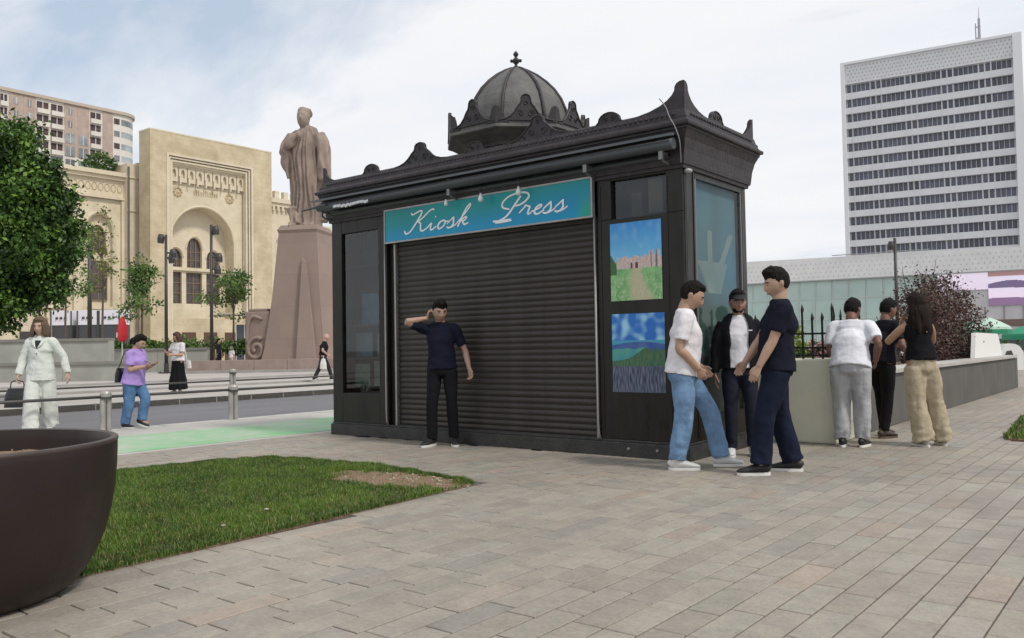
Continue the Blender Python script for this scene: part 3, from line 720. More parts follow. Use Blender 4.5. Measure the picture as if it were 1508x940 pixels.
# ================================================================== STATION HALL (front facade on the plane x = const)
def brick_stone(name, c1, c2, mortar, w, h, var=.2):
    m = mat(name, c1, .85); nt = m.node_tree; N = nt.nodes; L = nt.links; b = N['Principled BSDF']
    tc = N.new('ShaderNodeTexCoord'); sp = N.new('ShaderNodeSeparateXYZ'); L.new(tc.outputs['Object'], sp.inputs[0])
    s = N.new('ShaderNodeMath'); s.operation = 'ADD'; L.new(sp.outputs['X'], s.inputs[0]); L.new(sp.outputs['Y'], s.inputs[1])
    cb = N.new('ShaderNodeCombineXYZ'); L.new(s.outputs[0], cb.inputs[0]); L.new(sp.outputs['Z'], cb.inputs[1])
    br = N.new('ShaderNodeTexBrick'); br.inputs['Scale'].default_value = 1; br.inputs['Brick Width'].default_value = w; br.inputs['Row Height'].default_value = h
    br.inputs['Mortar Size'].default_value = .015; br.inputs['Mortar Smooth'].default_value = .5
    br.inputs['Color1'].default_value = (*c1,1); br.inputs['Color2'].default_value = (*c2,1); br.inputs['Mortar'].default_value = (*mortar,1)
    L.new(cb.outputs[0], br.inputs['Vector'])
    n = N.new('ShaderNodeTexNoise'); n.inputs['Scale'].default_value = .45; n.inputs['Detail'].default_value = 9; n.inputs['Roughness'].default_value = .7; L.new(tc.outputs['Object'], n.inputs[0])
    r = N.new('ShaderNodeValToRGB'); r.color_ramp.elements[0].position = .32; r.color_ramp.elements[1].position = .68
    r.color_ramp.elements[0].color = (1-var,1-var*1.1,1-var*1.35,1); r.color_ramp.elements[1].color = (1.05,1.05,1.05,1); L.new(n.outputs['Fac'], r.inputs[0])
    mu = N.new('ShaderNodeMix'); mu.data_type = 'RGBA'; mu.blend_type = 'MULTIPLY'; mu.inputs[0].default_value = 1
    L.new(br.outputs['Color'], mu.inputs[6]); L.new(r.outputs[0], mu.inputs[7]); L.new(mu.outputs[2], b.inputs['Base Color'])
    return m
m_lime = brick_stone('limestone', (.71,.635,.485), (.68,.605,.455), (.59,.53,.40), 1.1, .5)
m_ochre = brick_stone('weathered_limestone', (.62,.53,.375), (.59,.50,.35), (.53,.45,.31), 1.1, .5, .3)
m_lime2 = brick_stone('pale_limestone', (.68,.60,.46), (.65,.57,.43), (.58,.51,.38), 1.2, .55, .12)
m_gl = mat('old_window_glass', (.09,.075,.07), .25, var=.4, vscale=1.5)
m_wf = mat('window_bars', (.20,.14,.10), .7)
def arch_pts(yc, hw, zs, rise, n=14, pw=.85):
    P = []
    for k in range(n+1):
        t = -1+2*k/n; P.append((yc+hw*t, zs+rise*max(0,1-abs(t)**2.0)**.56))
    return P
def arch_wall(b, y0, y1, z0, z1, yc, hw, zb, zs, rise, xf, dep, n=16):
    """panel facing +x with an arched opening; dep = depth of the reveal"""
    L_, Rr = yc-hw, yc+hw
    q = b.quad
    if L_ > y0: q((xf,y0,z0),(xf,L_,z0),(xf,L_,z1),(xf,y0,z1))
    if y1 > Rr: q((xf,Rr,z0),(xf,y1,z0),(xf,y1,z1),(xf,Rr,z1))
    if zb > z0: q((xf,L_,z0),(xf,Rr,z0),(xf,Rr,zb),(xf,L_,zb))
    P = arch_pts(yc, hw, zs, rise, n)
    for i in range(n):
        (a, az), (c, cz) = P[i], P[i+1]
        q((xf,a,az),(xf,c,cz),(xf,c,z1),(xf,a,z1)); q((xf,a,az),(xf-dep,a,az),(xf-dep,c,cz),(xf,c,cz))
    q((xf,L_,zb),(xf-dep,L_,zb),(xf-dep,L_,zs),(xf,L_,zs)); q((xf,Rr,zs),(xf-dep,Rr,zs),(xf-dep,Rr,zb),(xf,Rr,zb))
    q((xf,L_,zb),(xf,Rr,zb),(xf-dep,Rr,zb),(xf-dep,L_,zb))
st = thing('station_hall', 'cream limestone railway hall with tall square portal around a great arch', 'building', (0,0,0))
def B(b, name, m, parent=None, **kw): return b.build(name, m, parent or st, **kw)
def arched_window(xf, yc, hw, zb, zs, rise, bars=2):
    P = arch_pts(yc, hw, zs, rise, 12)
    b = MB(); b.poly([(xf,yc-hw,zb),(xf,yc+hw,zb)]+[(xf,y,z) for y, z in reversed(P)])
    w = B(b, 'window', m_gl)
    b = MB()
    for k in range(1, bars+1):
        y = yc-hw+2*hw*k/(bars+1); b.box(xf,xf+.08,y-.05,y+.05,zb,zs+rise*.75)
    z = zb+.8
    while z < zs+.2: b.box(xf+.002,xf+.07,yc-hw,yc+hw,z-.04,z+.04); z += .85
    b.tube([(xf+.04,y,z) for y, z in P],[.07]*len(P),5); B(b, 'window_bars', m_wf, w); return w
def rect_window(xf, y0, y1, z0, z1, nv=2, nh=3):
    w = B(MB().box(xf-.1,xf,y0,y1,z0,z1), 'window', m_gl); b = MB()
    for k in range(nv+1): y = y0+(y1-y0)*k/nv; b.box(xf,xf+.08,y-.05,y+.05,z0,z1)
    for k in range(nh+1): z = z0+(z1-z0)*k/nh; b.box(xf+.002,xf+.07,y0,y1,z-.05,z+.05)
    B(b, 'window_bars', m_wf, w); return w
XP = -78.0
b = MB(); b.box(XP-2.1,XP,42.15,43.9,0.14,22.95); b.box(XP-2.1,XP,53.6,56.1,.14,22.95); b.box(XP-2.1,XP,43.9,53.6,20.9,22.95)
B(b, 'portal_surround', m_ochre)
B(MB().box(XP-2.13,XP+.03,42.12,56.13,22.951,23.1), 'portal_coping', m_lime)
b = MB()
for i, (d, t) in enumerate(((0,.22),(.3,.16),(.55,.2))):
    x = XP+.10-i*.13; y0, y1, z1 = 43.9+d-.08, 53.6-d+.08, 20.95-d
    b.box(x-.6,x,y0,y0+t,.14,z1); b.box(x-.6,x,y1-t,y1,.14,z1); b.box(x-.6,x,y0+t,y1-t,z1-t,z1)
B(b, 'portal_moulding', m_lime2)
B(MB().box(XP-4.6,XP-4.1,43.0,55,.14,20.4), 'portal_back_wall', m_lime)
b = MB(); arch_wall(b, 44.6, 53.0, .14, 20.3, 48.3, 3.55, 4.0, 12.6, 3.4, XP-.9, 1.5, 28); B(b, 'arch_wall', m_lime)
b = MB(); P = arch_pts(48.3, 3.68, 12.6, 3.55, 26); b.tube([(XP-.86,48.3-3.68,4.2)]+[(XP-.86,y,z) for y, z in P]+[(XP-.86,48.3+3.68,4.2)],[.13]*(len(P)+2),6); B(b, 'arch_moulding', m_lime2)
B(MB().box(XP-4,XP-.905,44.0,44.6,.14,20.5), 'portal_reveal', m_lime); B(MB().box(XP-4,XP-.905,53.0,53.6,.14,20.5), 'portal_reveal', m_lime)
# corbel table of nine little niches
b = MB(); b.box(XP-1.2,XP-.35,44.5,53.1,20.0,20.45); b.box(XP-1.2,XP-.55,44.5,53.1,19.85,19.999); B(b, 'corbel_cornice', m_lime2)
nb = MB(); arch_wall(nb, -.44, .44, 0, 1.5, 0, .2, .42, .95, .3, 0, .35, 8); nb.box(-.12,.22,-.44,-.30,-.25,.55) ; nme = nb.mesh('niche', m_lime2)
for i in range(9): link('niche', nme, st, (XP-.62, 45.0+i*.95-.0, 18.35))
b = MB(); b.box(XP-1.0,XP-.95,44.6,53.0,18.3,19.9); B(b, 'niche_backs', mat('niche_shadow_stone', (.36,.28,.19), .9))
def rosette(y, z, r):
    b = MB(); b.lathe([(r,0),(r*.9,.08),(r*.6,.09),(r*.5,.03),(r*.3,.12),(.02,.15)], (0,0,0), 14)
    for k in range(8): a = 2*PI*k/8; b.ball((r*.72*math.cos(a), r*.72*math.sin(a), .08), .12, 6, 4)
    me = b.mesh('rosette', m_ochre); link('rosette', me, st, (XP-.9,y,z), (0,R(90),0))
rosette(45.5,17.4,.55); rosette(51.4,17.4,.55)
b = MB()                                                   # carved line over the arch
for i in range(11):
    y = 47.3+i*.26; h = .25+.2*(i*7%3)/2; b.box(XP-.9,XP-.82,y,y+.1,17.3,17.3+h+.15); 
    if i%2: b.box(XP-.9,XP-.83,y,y+.24,17.3+h,17.3+h+.08)
B(b, 'carved_panel', m_ochre)
# recessed wall in the arch with windows
xr = XP-2.4
b = MB()
for (y0,y1,yc,hw,zb,zs,ri) in ((44.7,47.1,46.1,.78,9.95,11.0,.85),(47.1,49.4,48.25,.85,9.95,11.9,1.2),(49.4,51.9,50.4,.78,9.95,11.0,.85)):
    arch_wall(b, y0, y1, 9.7, 16.3, yc, hw, zb, zs, ri, xr, .4, 12)
B(b, 'tympanum_wall', m_lime2)
for (yc,hw,zs,ri) in ((46.1,.78,11.0,.85),(48.25,.85,11.9,1.2),(50.4,.78,11.0,.85)):
    arched_window(xr-.35, yc, hw, 9.95, zs, ri)
    P = arch_pts(yc, hw+.12, zs, ri+.15, 12); bb = MB(); bb.tube([(xr+.02,y,z) for y, z in P],[.08]*len(P),5); B(bb, 'window_hood', m_lime2)
b = MB(); b.box(xr-.4,xr,44.7,45.1,.14,9.7); b.box(xr-.4,xr,46.8,47.3,.14,9.7); b.box(xr-.4,xr,49.1,49.6,.14,9.7); b.box(xr-.4,xr,51.2,51.9,.14,9.7)
for y0,y1 in ((45.1,46.8),(47.3,49.1),(49.6,51.2)): b.box(xr-.4,xr,y0,y1,9.45,9.7); b.box(xr-.4,xr,y0,y1,.14,6.2)
b.box(xr-.001,xr+.25,44.7,51.9,9.6,9.82); B(b, 'lower_wall', m_lime)
for y0,y1 in ((45.1,46.8),(47.3,49.1),(49.6,51.2)): rect_window(xr-.3, y0, y1, 6.2, 9.45)
B(MB().box(XP-.895,XP-.3,44.62,52.98,.14,4.6), 'rusticated_base', m_ochre)
for y in (45.6,48.0,50.4): B(MB().box(XP-.35,XP-.25,y,y+1.5,.14,3.2), 'door', mat('dark_door', (.10,.045,.03), .6))
# left wing
XW = -82.0
b = MB(); bays = [(39.2,),(34.6,),(30.0,),(25.4,),(20.8,),(16.2,)]
for (yc,) in bays:
    arch_wall(b, yc-2.3, yc+2.3, .14, 16.3, yc, 1.25, 4.0, 13.4, 1.3, XW, .5, 14)
B(b, 'wing_wall', m_lime)
b = MB()
for (yc,) in bays: arch_wall(b, yc-1.3, yc+1.3, 3.9, 15, yc, .85, 11.0, 12.6, 1.15, XW-.5, .35, 12)
B(b, 'bay_wall', m_lime2)
for (yc,) in bays:
    arched_window(XW-.8, yc, .85, 11.0, 12.6, 1.15); rect_window(XW-.42, yc-.85, yc+.85, 6.4, 10.2)
    for k in range(5): B(MB().box(XW-.45,XW-.2,yc-1.2+k*.5,yc-.95+k*.5,4.6,5.5), 'baluster', m_lime2)
    B(MB().box(XW-.46,XW+.1,yc-1.25,yc+1.25,5.5,5.75), 'balcony_rail', m_lime2)
    P = arch_pts(yc, 1.45, 13.4, 1.5, 14); bb = MB(); bb.tube([(XW+.02,yc-1.45,4.2)]+[(XW+.02,y,z) for y, z in P]+[(XW+.02,yc+1.45,4.2)],[.12]*(len(P)+2),6); B(bb, 'bay_moulding', m_lime2)
    B(MB().box(XW,XW+.35,yc+2.0,yc+2.55,.14,16.2), 'pilaster', m_lime2)
b = MB(); b.box(XW-4,XW+.15,13.9,41.45,16.3,18.2); b.box(XW-4,XW+.5,13.9,41.45,18.2,18.55); b.box(XW-4,XW+.75,13.9,41.45,18.55,18.95); b.box(XW-4,XW+.35,13.9,41.45,16.3,16.55); B(b, 'entablature', m_lime2)
b = MB()
for i in range(44): 
    y = 14.4+i*.62; b.tube([(XW+.16,y+.24*math.cos(a),17.4+.38*math.sin(a)) for a in [k*PI/4 for k in range(9)]],[.06]*9,4)
B(b, 'frieze_ornament', m_ochre)['kind'] = 'stuff'
B(MB().box(XW-4,XW+.9,41.45,43.0,.14,19.95), 'corner_pier', m_lime2)
B(MB().box(XW+.9,XW+1.0,41.45,42.9,15.2,15.4), 'string_course', m_lime)
B(MB().box(XW+.9,XW+1.0,41.45,42.9,18.5,18.7), 'string_course', m_lime)
B(MB().tube([(XW+1.0,41.55,.14),(XW+1.0,41.55,19.6)],[.1,.1],6), 'drainpipe', mat('drainpipe_metal', (.13,.11,.10), .6))
for i in range(5): B(MB().box(XW+.5,XW+.55,18+i*4.6,20.6+i*4.6,.14,3.3), 'doorway', mat('dark_doorway', (.045,.04,.04), .6))
# right wing
b = MB(); arch_wall(b, 56.1, 62, .14, 17.4, 58.9, 1.5, 4, 12.6, 1.8, XP-1.4, .6, 12); B(b, 'right_wing_wall', m_lime2)
B(MB().box(XP-3,XP-2.0,56.1,66,.14,16), 'right_wing_back', m_lime)
b = MB(); b.box(XP-3,XP-1.2,56.1,62.2,17.4,17.8); b.box(XP-3,XP-1.0,56.1,62.4,17.8,18.3)
for i in range(9): b.box(XP-1.39,XP-1.1,56.4+i*.62,56.7+i*.62,16.9,17.4)
B(b, 'right_cornice', m_lime2)
b = MB()
for i in range(5): b.box(XP-2,XP-1.5,56.4+i*1.2,57.0+i*1.2,18.3,19.2)
B(b, 'parapet_block', m_lime)
# shrub growing on the roof of the wing comes with the trees below

# ================================================================== APARTMENT TOWER
XA = -195.0
apt = thing('apartment_tower', 'tall brown and cream apartment block with stacked balconies behind the railway hall', 'building')
def YA(px): return OX(px, 200, XA).y
m_abrown = mat('brown_cladding', (.43,.335,.28), .8, var=.18, vscale=.5)
m_acream = mat('cream_render', (.66,.615,.55), .85, var=.12, vscale=.3)
m_agl = mat('apartment_glass', (.13,.15,.16), .3, var=.6, vscale=.35, col2=(.33,.36,.34))
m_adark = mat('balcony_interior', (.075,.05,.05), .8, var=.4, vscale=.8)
ya0, ya1 = YA(-260), YA(180)
def AB(b, name, m, parent=None, **k): return b.build(name, m, parent or apt, **k)
AB(MB().box(XA-18,XA,ya0,ya1,0,57.6), 'wall', m_acream)
b = MB(); b.lathe([(4.2,0),(4.2,57.6)], (XA-4.2, ya1-.02, 0), 24); AB(b, 'rounded_corner', m_acream)
b = MB(); b.box(XA-18.2,XA+.5,ya0,ya1,57.6,58.3); b.lathe([(4.7,57.62),(4.7,58.32)], (XA-4.2,ya1,0), 24); AB(b, 'parapet', mat('parapet_tan', (.47,.39,.31), .85))
cols = [(-180,-130,'p'),(-120,-60,'b'),(-52,-30,'b'),(-24,-4,'p'),(0,10,'b'),(13,33,'p'),(34,52,'p'),(54,71,'b'),(75,92,'b'),(94,112,'p'),(113,131,'p'),(133,148,'b'),(151,166,'q'),(168,176,'w')]
fl = 2.9
for (p0,p1,k) in cols:
    y0, y1 = YA(p0), YA(p1)
    if k in 'pq': AB(MB().box(XA,XA+.12,y0,y1,57.5-fl*(4 if k=='p' else 3.7),57.5), 'cladding_panel', m_abrown)
    for r in range(12):
        zt_ = 57.0-r*fl
        if k == 'b':
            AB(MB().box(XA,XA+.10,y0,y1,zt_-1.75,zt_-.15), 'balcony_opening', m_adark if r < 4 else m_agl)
            bb = MB(); bb.box(XA,XA+.75,y0-.1,y1+.1,zt_-2.75,zt_-1.75); AB(bb, 'balcony_parapet', m_acream)
            if r < 4: AB(MB().box(XA+.10,XA+.18,(y0+y1)/2-.08,(y0+y1)/2+.08,zt_-1.75,zt_-.15), 'mullion', m_acream)
        elif k == 'p':
            f = ((p0*7+r*13) % 5)/5
            if r >= 2 or p0 in (13,94,34): 
                x = XA+.13; hh = 1.5 if r < 2 else 2.2; w_ = (y1-y0)*(.3 if r < 2 else .72); yc_ = (y0+y1)/2
                AB(MB().box(x-.1,x+.06,yc_-w_/2,yc_+w_/2,zt_-.3-hh,zt_-.3), 'window', m_agl)
                AB(MB().box(x-.1,x+.1,yc_-.06,yc_+.06,zt_-.3-hh,zt_-.3), 'mullion', m_acream)
        elif k == 'w':
            AB(MB().box(XA,XA+.08,y0,y1,zt_-1.8,zt_-.5), 'window', m_adark if r in (0,2) else m_agl)
b = MB()
for r in range(12): AB(MB().lathe([(4.23,0),(4.23,1.4)], (XA-4.2,ya1-.02,57.0-r*fl-1.9), 24, cap=False), 'corner_glazing', m_agl)

# ================================================================== OFFICE TOWER AND DEPARTMENT STORE (common direction)
UO = Vector((.9914,.1309,0)).normalized(); VO = Vector((-UO.y,UO.x,0)); RZ = math.atan2(UO.y,UO.x)
P0 = D(1238,95,200); P0.z = 0
tw = thing('office_tower', 'white high-rise slab with twelve visible bands of dark windows and rooftop mast', 'building', P0, RZ)
m_tw = mat('white_concrete_panels', (.66,.66,.68), .8, var=.06, vscale=.6)
m_tg = mat('tower_glass', (.050,.055,.08), .25, var=.5, vscale=.7, spec=.7)
def obj_random(m, lo, hi):
    nt = m.node_tree; N = nt.nodes; L = nt.links; b = N['Principled BSDF']; src = b.inputs['Base Color'].links[0].from_socket
    oi = N.new('ShaderNodeObjectInfo'); r = N.new('ShaderNodeValToRGB'); r.color_ramp.elements[0].color = (lo,lo,lo,1); r.color_ramp.elements[1].color = (hi,hi,hi*1.03,1)
    L.new(oi.outputs['Random'], r.inputs[0]); mx = N.new('ShaderNodeMix'); mx.data_type = 'RGBA'; mx.blend_type = 'MULTIPLY'; mx.inputs[0].default_value = 1
    L.new(src, mx.inputs[6]); L.new(r.outputs[0], mx.inputs[7]); L.new(mx.outputs[2], b.inputs['Base Color'])
obj_random(m_tg, .7, 1.7); obj_random(m_agl, .6, 1.4)
m_rib = mat('white_rib', (.72,.72,.74), .7)
def TB(b, name, m, parent=None, **k): return b.build(name, m, parent or tw, **k)
TB(MB().box(.9,34.9,.6,16,0,66.2), 'wall', m_tw); TB(MB().box(0,.9,-.8,16.5,0,66.75), 'end_wall', m_rib); TB(MB().box(34.9,36.6,-.8,16.5,0,66.75), 'end_wall', m_rib)
TB(MB().box(.9,34.9,-.8,16.2,66.2,66.75), 'roof_edge', m_rib)
TB(MB().box(.9,34.9,-.3,.6,61.6,66.2), 'top_screen', m_tw)
b = MB()
for r in range(5):
    for i in range(42): 
        x = 1.4+i*.8+(r%2)*.4; z = 62.1+r*.82
        b.poly([(x,-.31,z),(x+.34,-.31,z),(x+.17,-.31,z+.36)])
TB(b, 'screen_perforation', mat('perforation_shade', (.30,.29,.24), .9))['kind'] = 'stuff'
runs = [1,4,1,1,5,1,1,5,1,1,5,1,1,4]; npan = sum(runs); gap = .22; pwid = (34.0-.5-gap*(len(runs)-1))/npan
def win_mesh(k):
    b = MB(); w = k*pwid; return b.box(0,w,0,.05,0,1.9).mesh('window', m_tg)
def mul_mesh(k):
    b = MB()
    for j in range(k+1): b.box(j*pwid-.035,j*pwid+.035,-.06,-.002,0,1.9)
    return b.mesh('mullion', m_rib)
wm = {k: win_mesh(k) for k in set(runs)}; mm = {k: mul_mesh(k) for k in set(runs)}
for r in range(18):
    z = 59.55-r*3.47
    if z < 1: break
    x = 1.15
    for k in runs:
        w = link('window', wm[k], tw, (x,.50,z)); link('mullion', mm[k], w); x += k*pwid+gap
    TB(MB().box(.9,34.9,-.25,.55,z-1.52,z-.04), 'spandrel', m_tw)
for k in range(len(runs)+1):
    pass
x = 1.15
for k in runs[:-1]:
    x += k*pwid+gap
    TB(MB().box(x-gap/2-.04,x-gap/2+.04,-.28,-.252,0,66.1), 'rib', m_tw)
b = MB(); b.tube([(28.6,6,66.7),(28.6,6,73.5)],[.32,.25],8); b.tube([(27.9,6,66.7),(27.9,6,72.5)],[.12,.1],6); b.box(27.8,28.9,5.9,6.1,69,69.2); b.box(27.8,28.9,5.9,6.1,71.5,71.7); b.tube([(28.6,6,73.5),(28.6,6,76)],[.08,.04],6); TB(b, 'mast', mat('mast_grey', (.3,.3,.32), .6))
b = MB(); b.tube([(34,4,66.7),(34,4,68.2)],[.08,.05],5); TB(b, 'aerial', m_rib)
P1 = D(1130,383,110); P1.z = 0
ms = thing('department_store', 'long low store with white patterned parapet and pale green glass front', 'building', P1, RZ)
def SB(b, name, m, parent=None, **k): return b.build(name, m, parent or ms, **k)
m_par = mat('store_parapet', (.72,.715,.71), .8, var=.08, vscale=.7)
SB(MB().box(-6,60,.8,22,0,11.2), 'wall', m_tw)
b = MB(); b.quad((-6,0,9.0),(60,0,9.0),(60,0,11.3),(-6,0,11.9)); b.quad((-6,0,11.9),(60,0,11.3),(60,22,11.3),(-6,22,11.9)); b.quad((-6,0,9),(-6,.8,9),(60,.8,9),(60,0,9)); SB(b, 'parapet', m_par)
b = MB()
for r in range(4):
    for i in range(110):
        x = -5.8+i*.6+(r%2)*.3; z = 9.3+r*.55
        b.poly([(x,-.015,z),(x+.22,-.015,z+.02),(x+.11,-.015,z+.24)])
SB(b, 'parapet_perforation', mat('perforation_grey', (.52,.51,.50), .9))['kind'] = 'stuff'
b = MB(); b.box(-6,60,-.12,.0,8.85,9.0); b.box(8,19,-.12,-.02,11.9,12.0); SB(b, 'parapet_edge', mat('edge_grey', (.33,.34,.34), .8))
m_curt = mat('curtain_wall_glass', (.40,.52,.48), .12, var=.12, vscale=.3, spec=.8)
for i in range(13): SB(MB().box(-6+i*1.98,-6+i*1.98+1.9,.3,.4,1.2,8.85), 'glass_pane', m_curt)
b = MB()
for i in range(14): b.box(-6.04+i*1.98,-5.96+i*1.98,.2,.3,1.2,8.85)
for z in (4.0,6.6): b.box(-6,19.7,.24,.298,z,z+.08)
SB(b, 'glazing_bars', mat('glazing_bar', (.5,.56,.53), .5)); SB(MB().box(-6,60,.25,.8,0,1.2), 'base_wall', mat('dark_plinth', (.10,.10,.10), .8))
SB(MB().box(19.7,60,.2,.8,1.2,8.85), 'shop_wall', mat('shop_wall_white', (.6,.58,.58), .8, var=.1, vscale=.5))
b = MB()
for i in range(8): b.box(20.6+i*1.9,20.75+i*1.9,.12,.199,1.2,4.9)
SB(b, 'shop_mullion', mat('shop_frame', (.32,.28,.28), .7))
SB(MB().box(19.7,60,.1,.198,2.6,3.4), 'shop_fascia', mat('brown_fascia', (.18,.12,.10), .7))
m_led = mat('led_panel', attr=True, rough=.4, emit=.55)
def ledc(u, v):
    if v > .86: return (.30,.17,.17)
    c = mixc((.66,.55,.64),(.62,.57,.70), v)
    w = .52+.10*math.sin(u*5.5+.6)
    if abs(v-w) < .10*(.6+.5*math.sin(u*7)): c = (.13,.10,.18)
    if v < .10+.08*math.sin(u*4+1)+.05: c = (.20,.12,.22)
    bx = (u-.42)/.16; bz = (v-.56)/.2
    if .35 < bx*bx+bz*bz < 1.1 and u > .33: c = (.12,.28,.72)
    return c
img_plane('led_screen', 11.6, 3.9, ledc, 200, 70, m_led, ms, (24.9,.02,5.0), th=.18)
img_plane('led_screen', 5.2, 2.0, lambda u, v: mixc((.60,.52,.62),(.68,.60,.70), v+.4*nz(u*4,v*3)), 14, 8, m_led, ms, (19.7,.05,6.9), th=.15)

# ================================================================== STATUE
m_gran = brick_stone('pink_granite', (.30,.225,.19), (.275,.208,.178), (.25,.188,.16), 2.2, 1.6, .12)
m_gran2 = mat('pink_granite_block', (.31,.235,.20), .75, var=.15, vscale=2.5)
m_figure = mat('statue_stone', (.30,.23,.19), .75, var=.3, vscale=1.2, bump=.2, bscale=14)
PB = D(452,545,43); PB.z = .146
statue = thing('statue', 'tall reddish stone statue of a robed man on a tapering granite pedestal', 'statue', PB, R(0))
# local frame: turned so that its front looks towards the camera-left
VW = Vector((-PB.x, -PB.y, 0)).normalized(); RS = math.atan2(VW.y, VW.x)+PI/2-R(24)
statue.rotation_euler.z = RS
def remesh(b, name, m, parent, vox, smooth_it=4, disp=None, deci=None, mats=None):
    me = b.mesh(name+'_src'); o = bpy.data.objects.new('tmp', me); COL.objects.link(o)
    md = o.modifiers.new('r', 'REMESH'); md.mode = 'VOXEL'; md.voxel_size = vox
    if smooth_it: s_ = o.modifiers.new('s', 'SMOOTH'); s_.iterations = smooth_it; s_.factor = .5
    if deci: d_ = o.modifiers.new('d', 'DECIMATE'); d_.ratio = deci
    me2 = bpy.data.meshes.new_from_object(o.evaluated_get(bpy.context.evaluated_depsgraph_get()))
    bpy.data.objects.remove(o); bpy.data.meshes.remove(me)
    if disp:
        n = len(me2.vertices); co = np.empty(n*3); no = np.empty(n*3)
        me2.vertices.foreach_get('co', co); me2.vertices.foreach_get('normal', no); co = co.reshape(-1,3); no = no.reshape(-1,3)
        dv = np.array([disp(Vector(c), Vector(q)) for c, q in zip(co, no)])
        me2.vertices.foreach_set('co', (co+no*dv[:,None]).ravel())
    me2.name = name; me2.materials.clear(); me2.materials.append(m)
    me2.polygons.foreach_set('use_smooth', [True]*len(me2.polygons)); me2.update()
    return link(name, me2, parent)
def build_statue():
    b = MB(); prof = [(2.95,2.75,0),(2.85,2.65,.25),(2.5,2.4,1.2),(2.05,2.0,3.6),(1.62,1.62,6.9),(1.72,1.72,7.05),(1.5,1.5,7.3)]
    pr = [(x*.62, y*.62, z) for x, y, z in prof]
    for i in range(len(pr)-1):
        a, c = pr[i], pr[i+1]
        A = [(-a[0],-a[1],a[2]),(a[0],-a[1],a[2]),(a[0],a[1],a[2]),(-a[0],a[1],a[2])]; C_ = [(-c[0],-c[1],c[2]),(c[0],-c[1],c[2]),(c[0],c[1],c[2]),(-c[0],c[1],c[2])]
        for k in range(4): b.quad(A[k],A[(k+1)%4],C_[(k+1)%4],C_[k])
    t = pr[-1]; b.quad((-t[0],-t[1],t[2]),(t[0],-t[1],t[2]),(t[0],t[1],t[2]),(-t[0],t[1],t[2]))
    b.build('pedestal', m_gran, statue, bevel=.03)
    # raised wedge on the front of the pedestal, like a fold of cloth
    b = MB(); b.prism([(-.1,0),(.95,0),(.18,5.2),(-.0,5.4)], (.35,-1.66,.2), (1,0,0), (0,.115,1), (0,-1,0), .22); b.build('pedestal_buttress', m_gran, statue)
    # scroll block at its left foot
    b = MB(); b.box(-2.75,-1.45,-1.2,1.0,0,3.0); b.box(-2.65,-1.6,-1.1,.9,3.0,3.15); b.build('scroll_block', m_gran, statue, bevel=.05)
    b = MB(); pts = [(-2.12+.56*(1-k/26)*math.cos(k*.45+1), -1.23, 1.1+.62*(1-k/26)*math.sin(k*.45+1)) for k in range(22)]; b.tube(pts,[.11]*22,8)
    b.tube([(-2.62,-1.23,1.4),(-2.58,-1.23,2.3),(-2.3,-1.23,2.75),(-1.8,-1.23,2.6)],[.1,.1,.1,.08],8,sub=3); b.build('scroll', m_gran, statue, smooth=True)
    # figure 6.3 m tall standing at z 7.3
    b = MB(); s = 6.25/1.75; z0 = 7.2
    def p(x, y, z): return Vector((x*s*1.08, y*s*1.1, z0+z*s))
    T = lambda pts, rad, **k: b.tube([p(*q) for q in pts], [(r[0]*s*1.08, r[1]*s*1.1) for r in rad], n=20, sub=4, **k)
    T([(0,.02,.0),(0,.02,.25),(0,.01,.6),(-.01,.0,.95),(-.01,0,1.15),(0,.02,1.32),(.01,.03,1.42),(.0,.03,1.47)], [(.20,.15),(.195,.145),(.20,.15),(.205,.145),(.205,.14),(.215,.14),(.16,.11),(.07,.07)], side=(1,0,0))
    T([(0,.02,1.40),(0,.0,1.52),(0,-.01,1.58)], [(.075,.075),(.058,.06),(.05,.055)], side=(1,0,0))
    T([(.0,-.045,1.47),(0,-.045,1.53),(0,-.04,1.61),(0,-.02,1.69),(0,0,1.735)], [(.05,.06),(.078,.088),(.088,.10),(.08,.095),(.03,.04)], side=(1,0,0))
    b.ball(p(0,-.145,1.585), (.016*s,.03*s,.035*s), 10, 8); b.ball(p(0,-.125,1.64), (.06*s,.025*s,.016*s), 10, 8)
    b.ball(p(0,.01,1.67), (.105*s,.115*s,.08*s), 16, 10)   # hair
    b.ball(p(.055,-.02,1.70), (.05*s,.06*s,.04*s), 12, 8); b.ball(p(0,-.08,1.535), (.035*s,.03*s,.04*s), 10, 8)
    # left cloak hanging from the shoulder
    T([(.19,.02,1.36),(.25,.02,1.15),(.265,.02,.8),(.26,.02,.68)], [(.07,.10),(.075,.12),(.07,.12),(.06,.11)], side=(1,0,0))
    T([(.17,.05,1.38),(.215,.06,1.0),(.21,.07,.5),(.20,.07,.12)], [(.08,.09),(.08,.10),(.085,.10),(.08,.09)], side=(1,0,0))
    T([(-.17,.0,1.36),(-.24,-.04,1.20),(-.245,-.07,1.08)], [(.068,.08),(.068,.075),(.06,.06)], side=(1,0,0))
    T([(-.25,-.07,1.09),(-.16,-.17,1.20),(-.05,-.18,1.30)], [(.065,.065),(.06,.06),(.045,.04)])
    b.ball(p(-.02,-.185,1.315), (.055*s,.035*s,.05*s), 10, 8)
    T([(-.20,-.10,1.16),(-.22,-.11,.95),(-.2,-.10,.70)], [(.05,.05),(.055,.045),(.02,.02)])
    T([(-.15,-.13,.30),(-.05,-.17,.06)], [(.05,.05),(.06,.04)]); T([(.10,-.10,.04),(.12,-.22,.03)], [(.06,.045),(.05,.03)]); T([(-.08,-.10,.04),(-.10,-.24,.03)], [(.06,.045),(.05,.03)])
    T([(0,.0,.0),(0,.0,-.02)],[(.26,.22),(.26,.22)],side=(1,0,0))
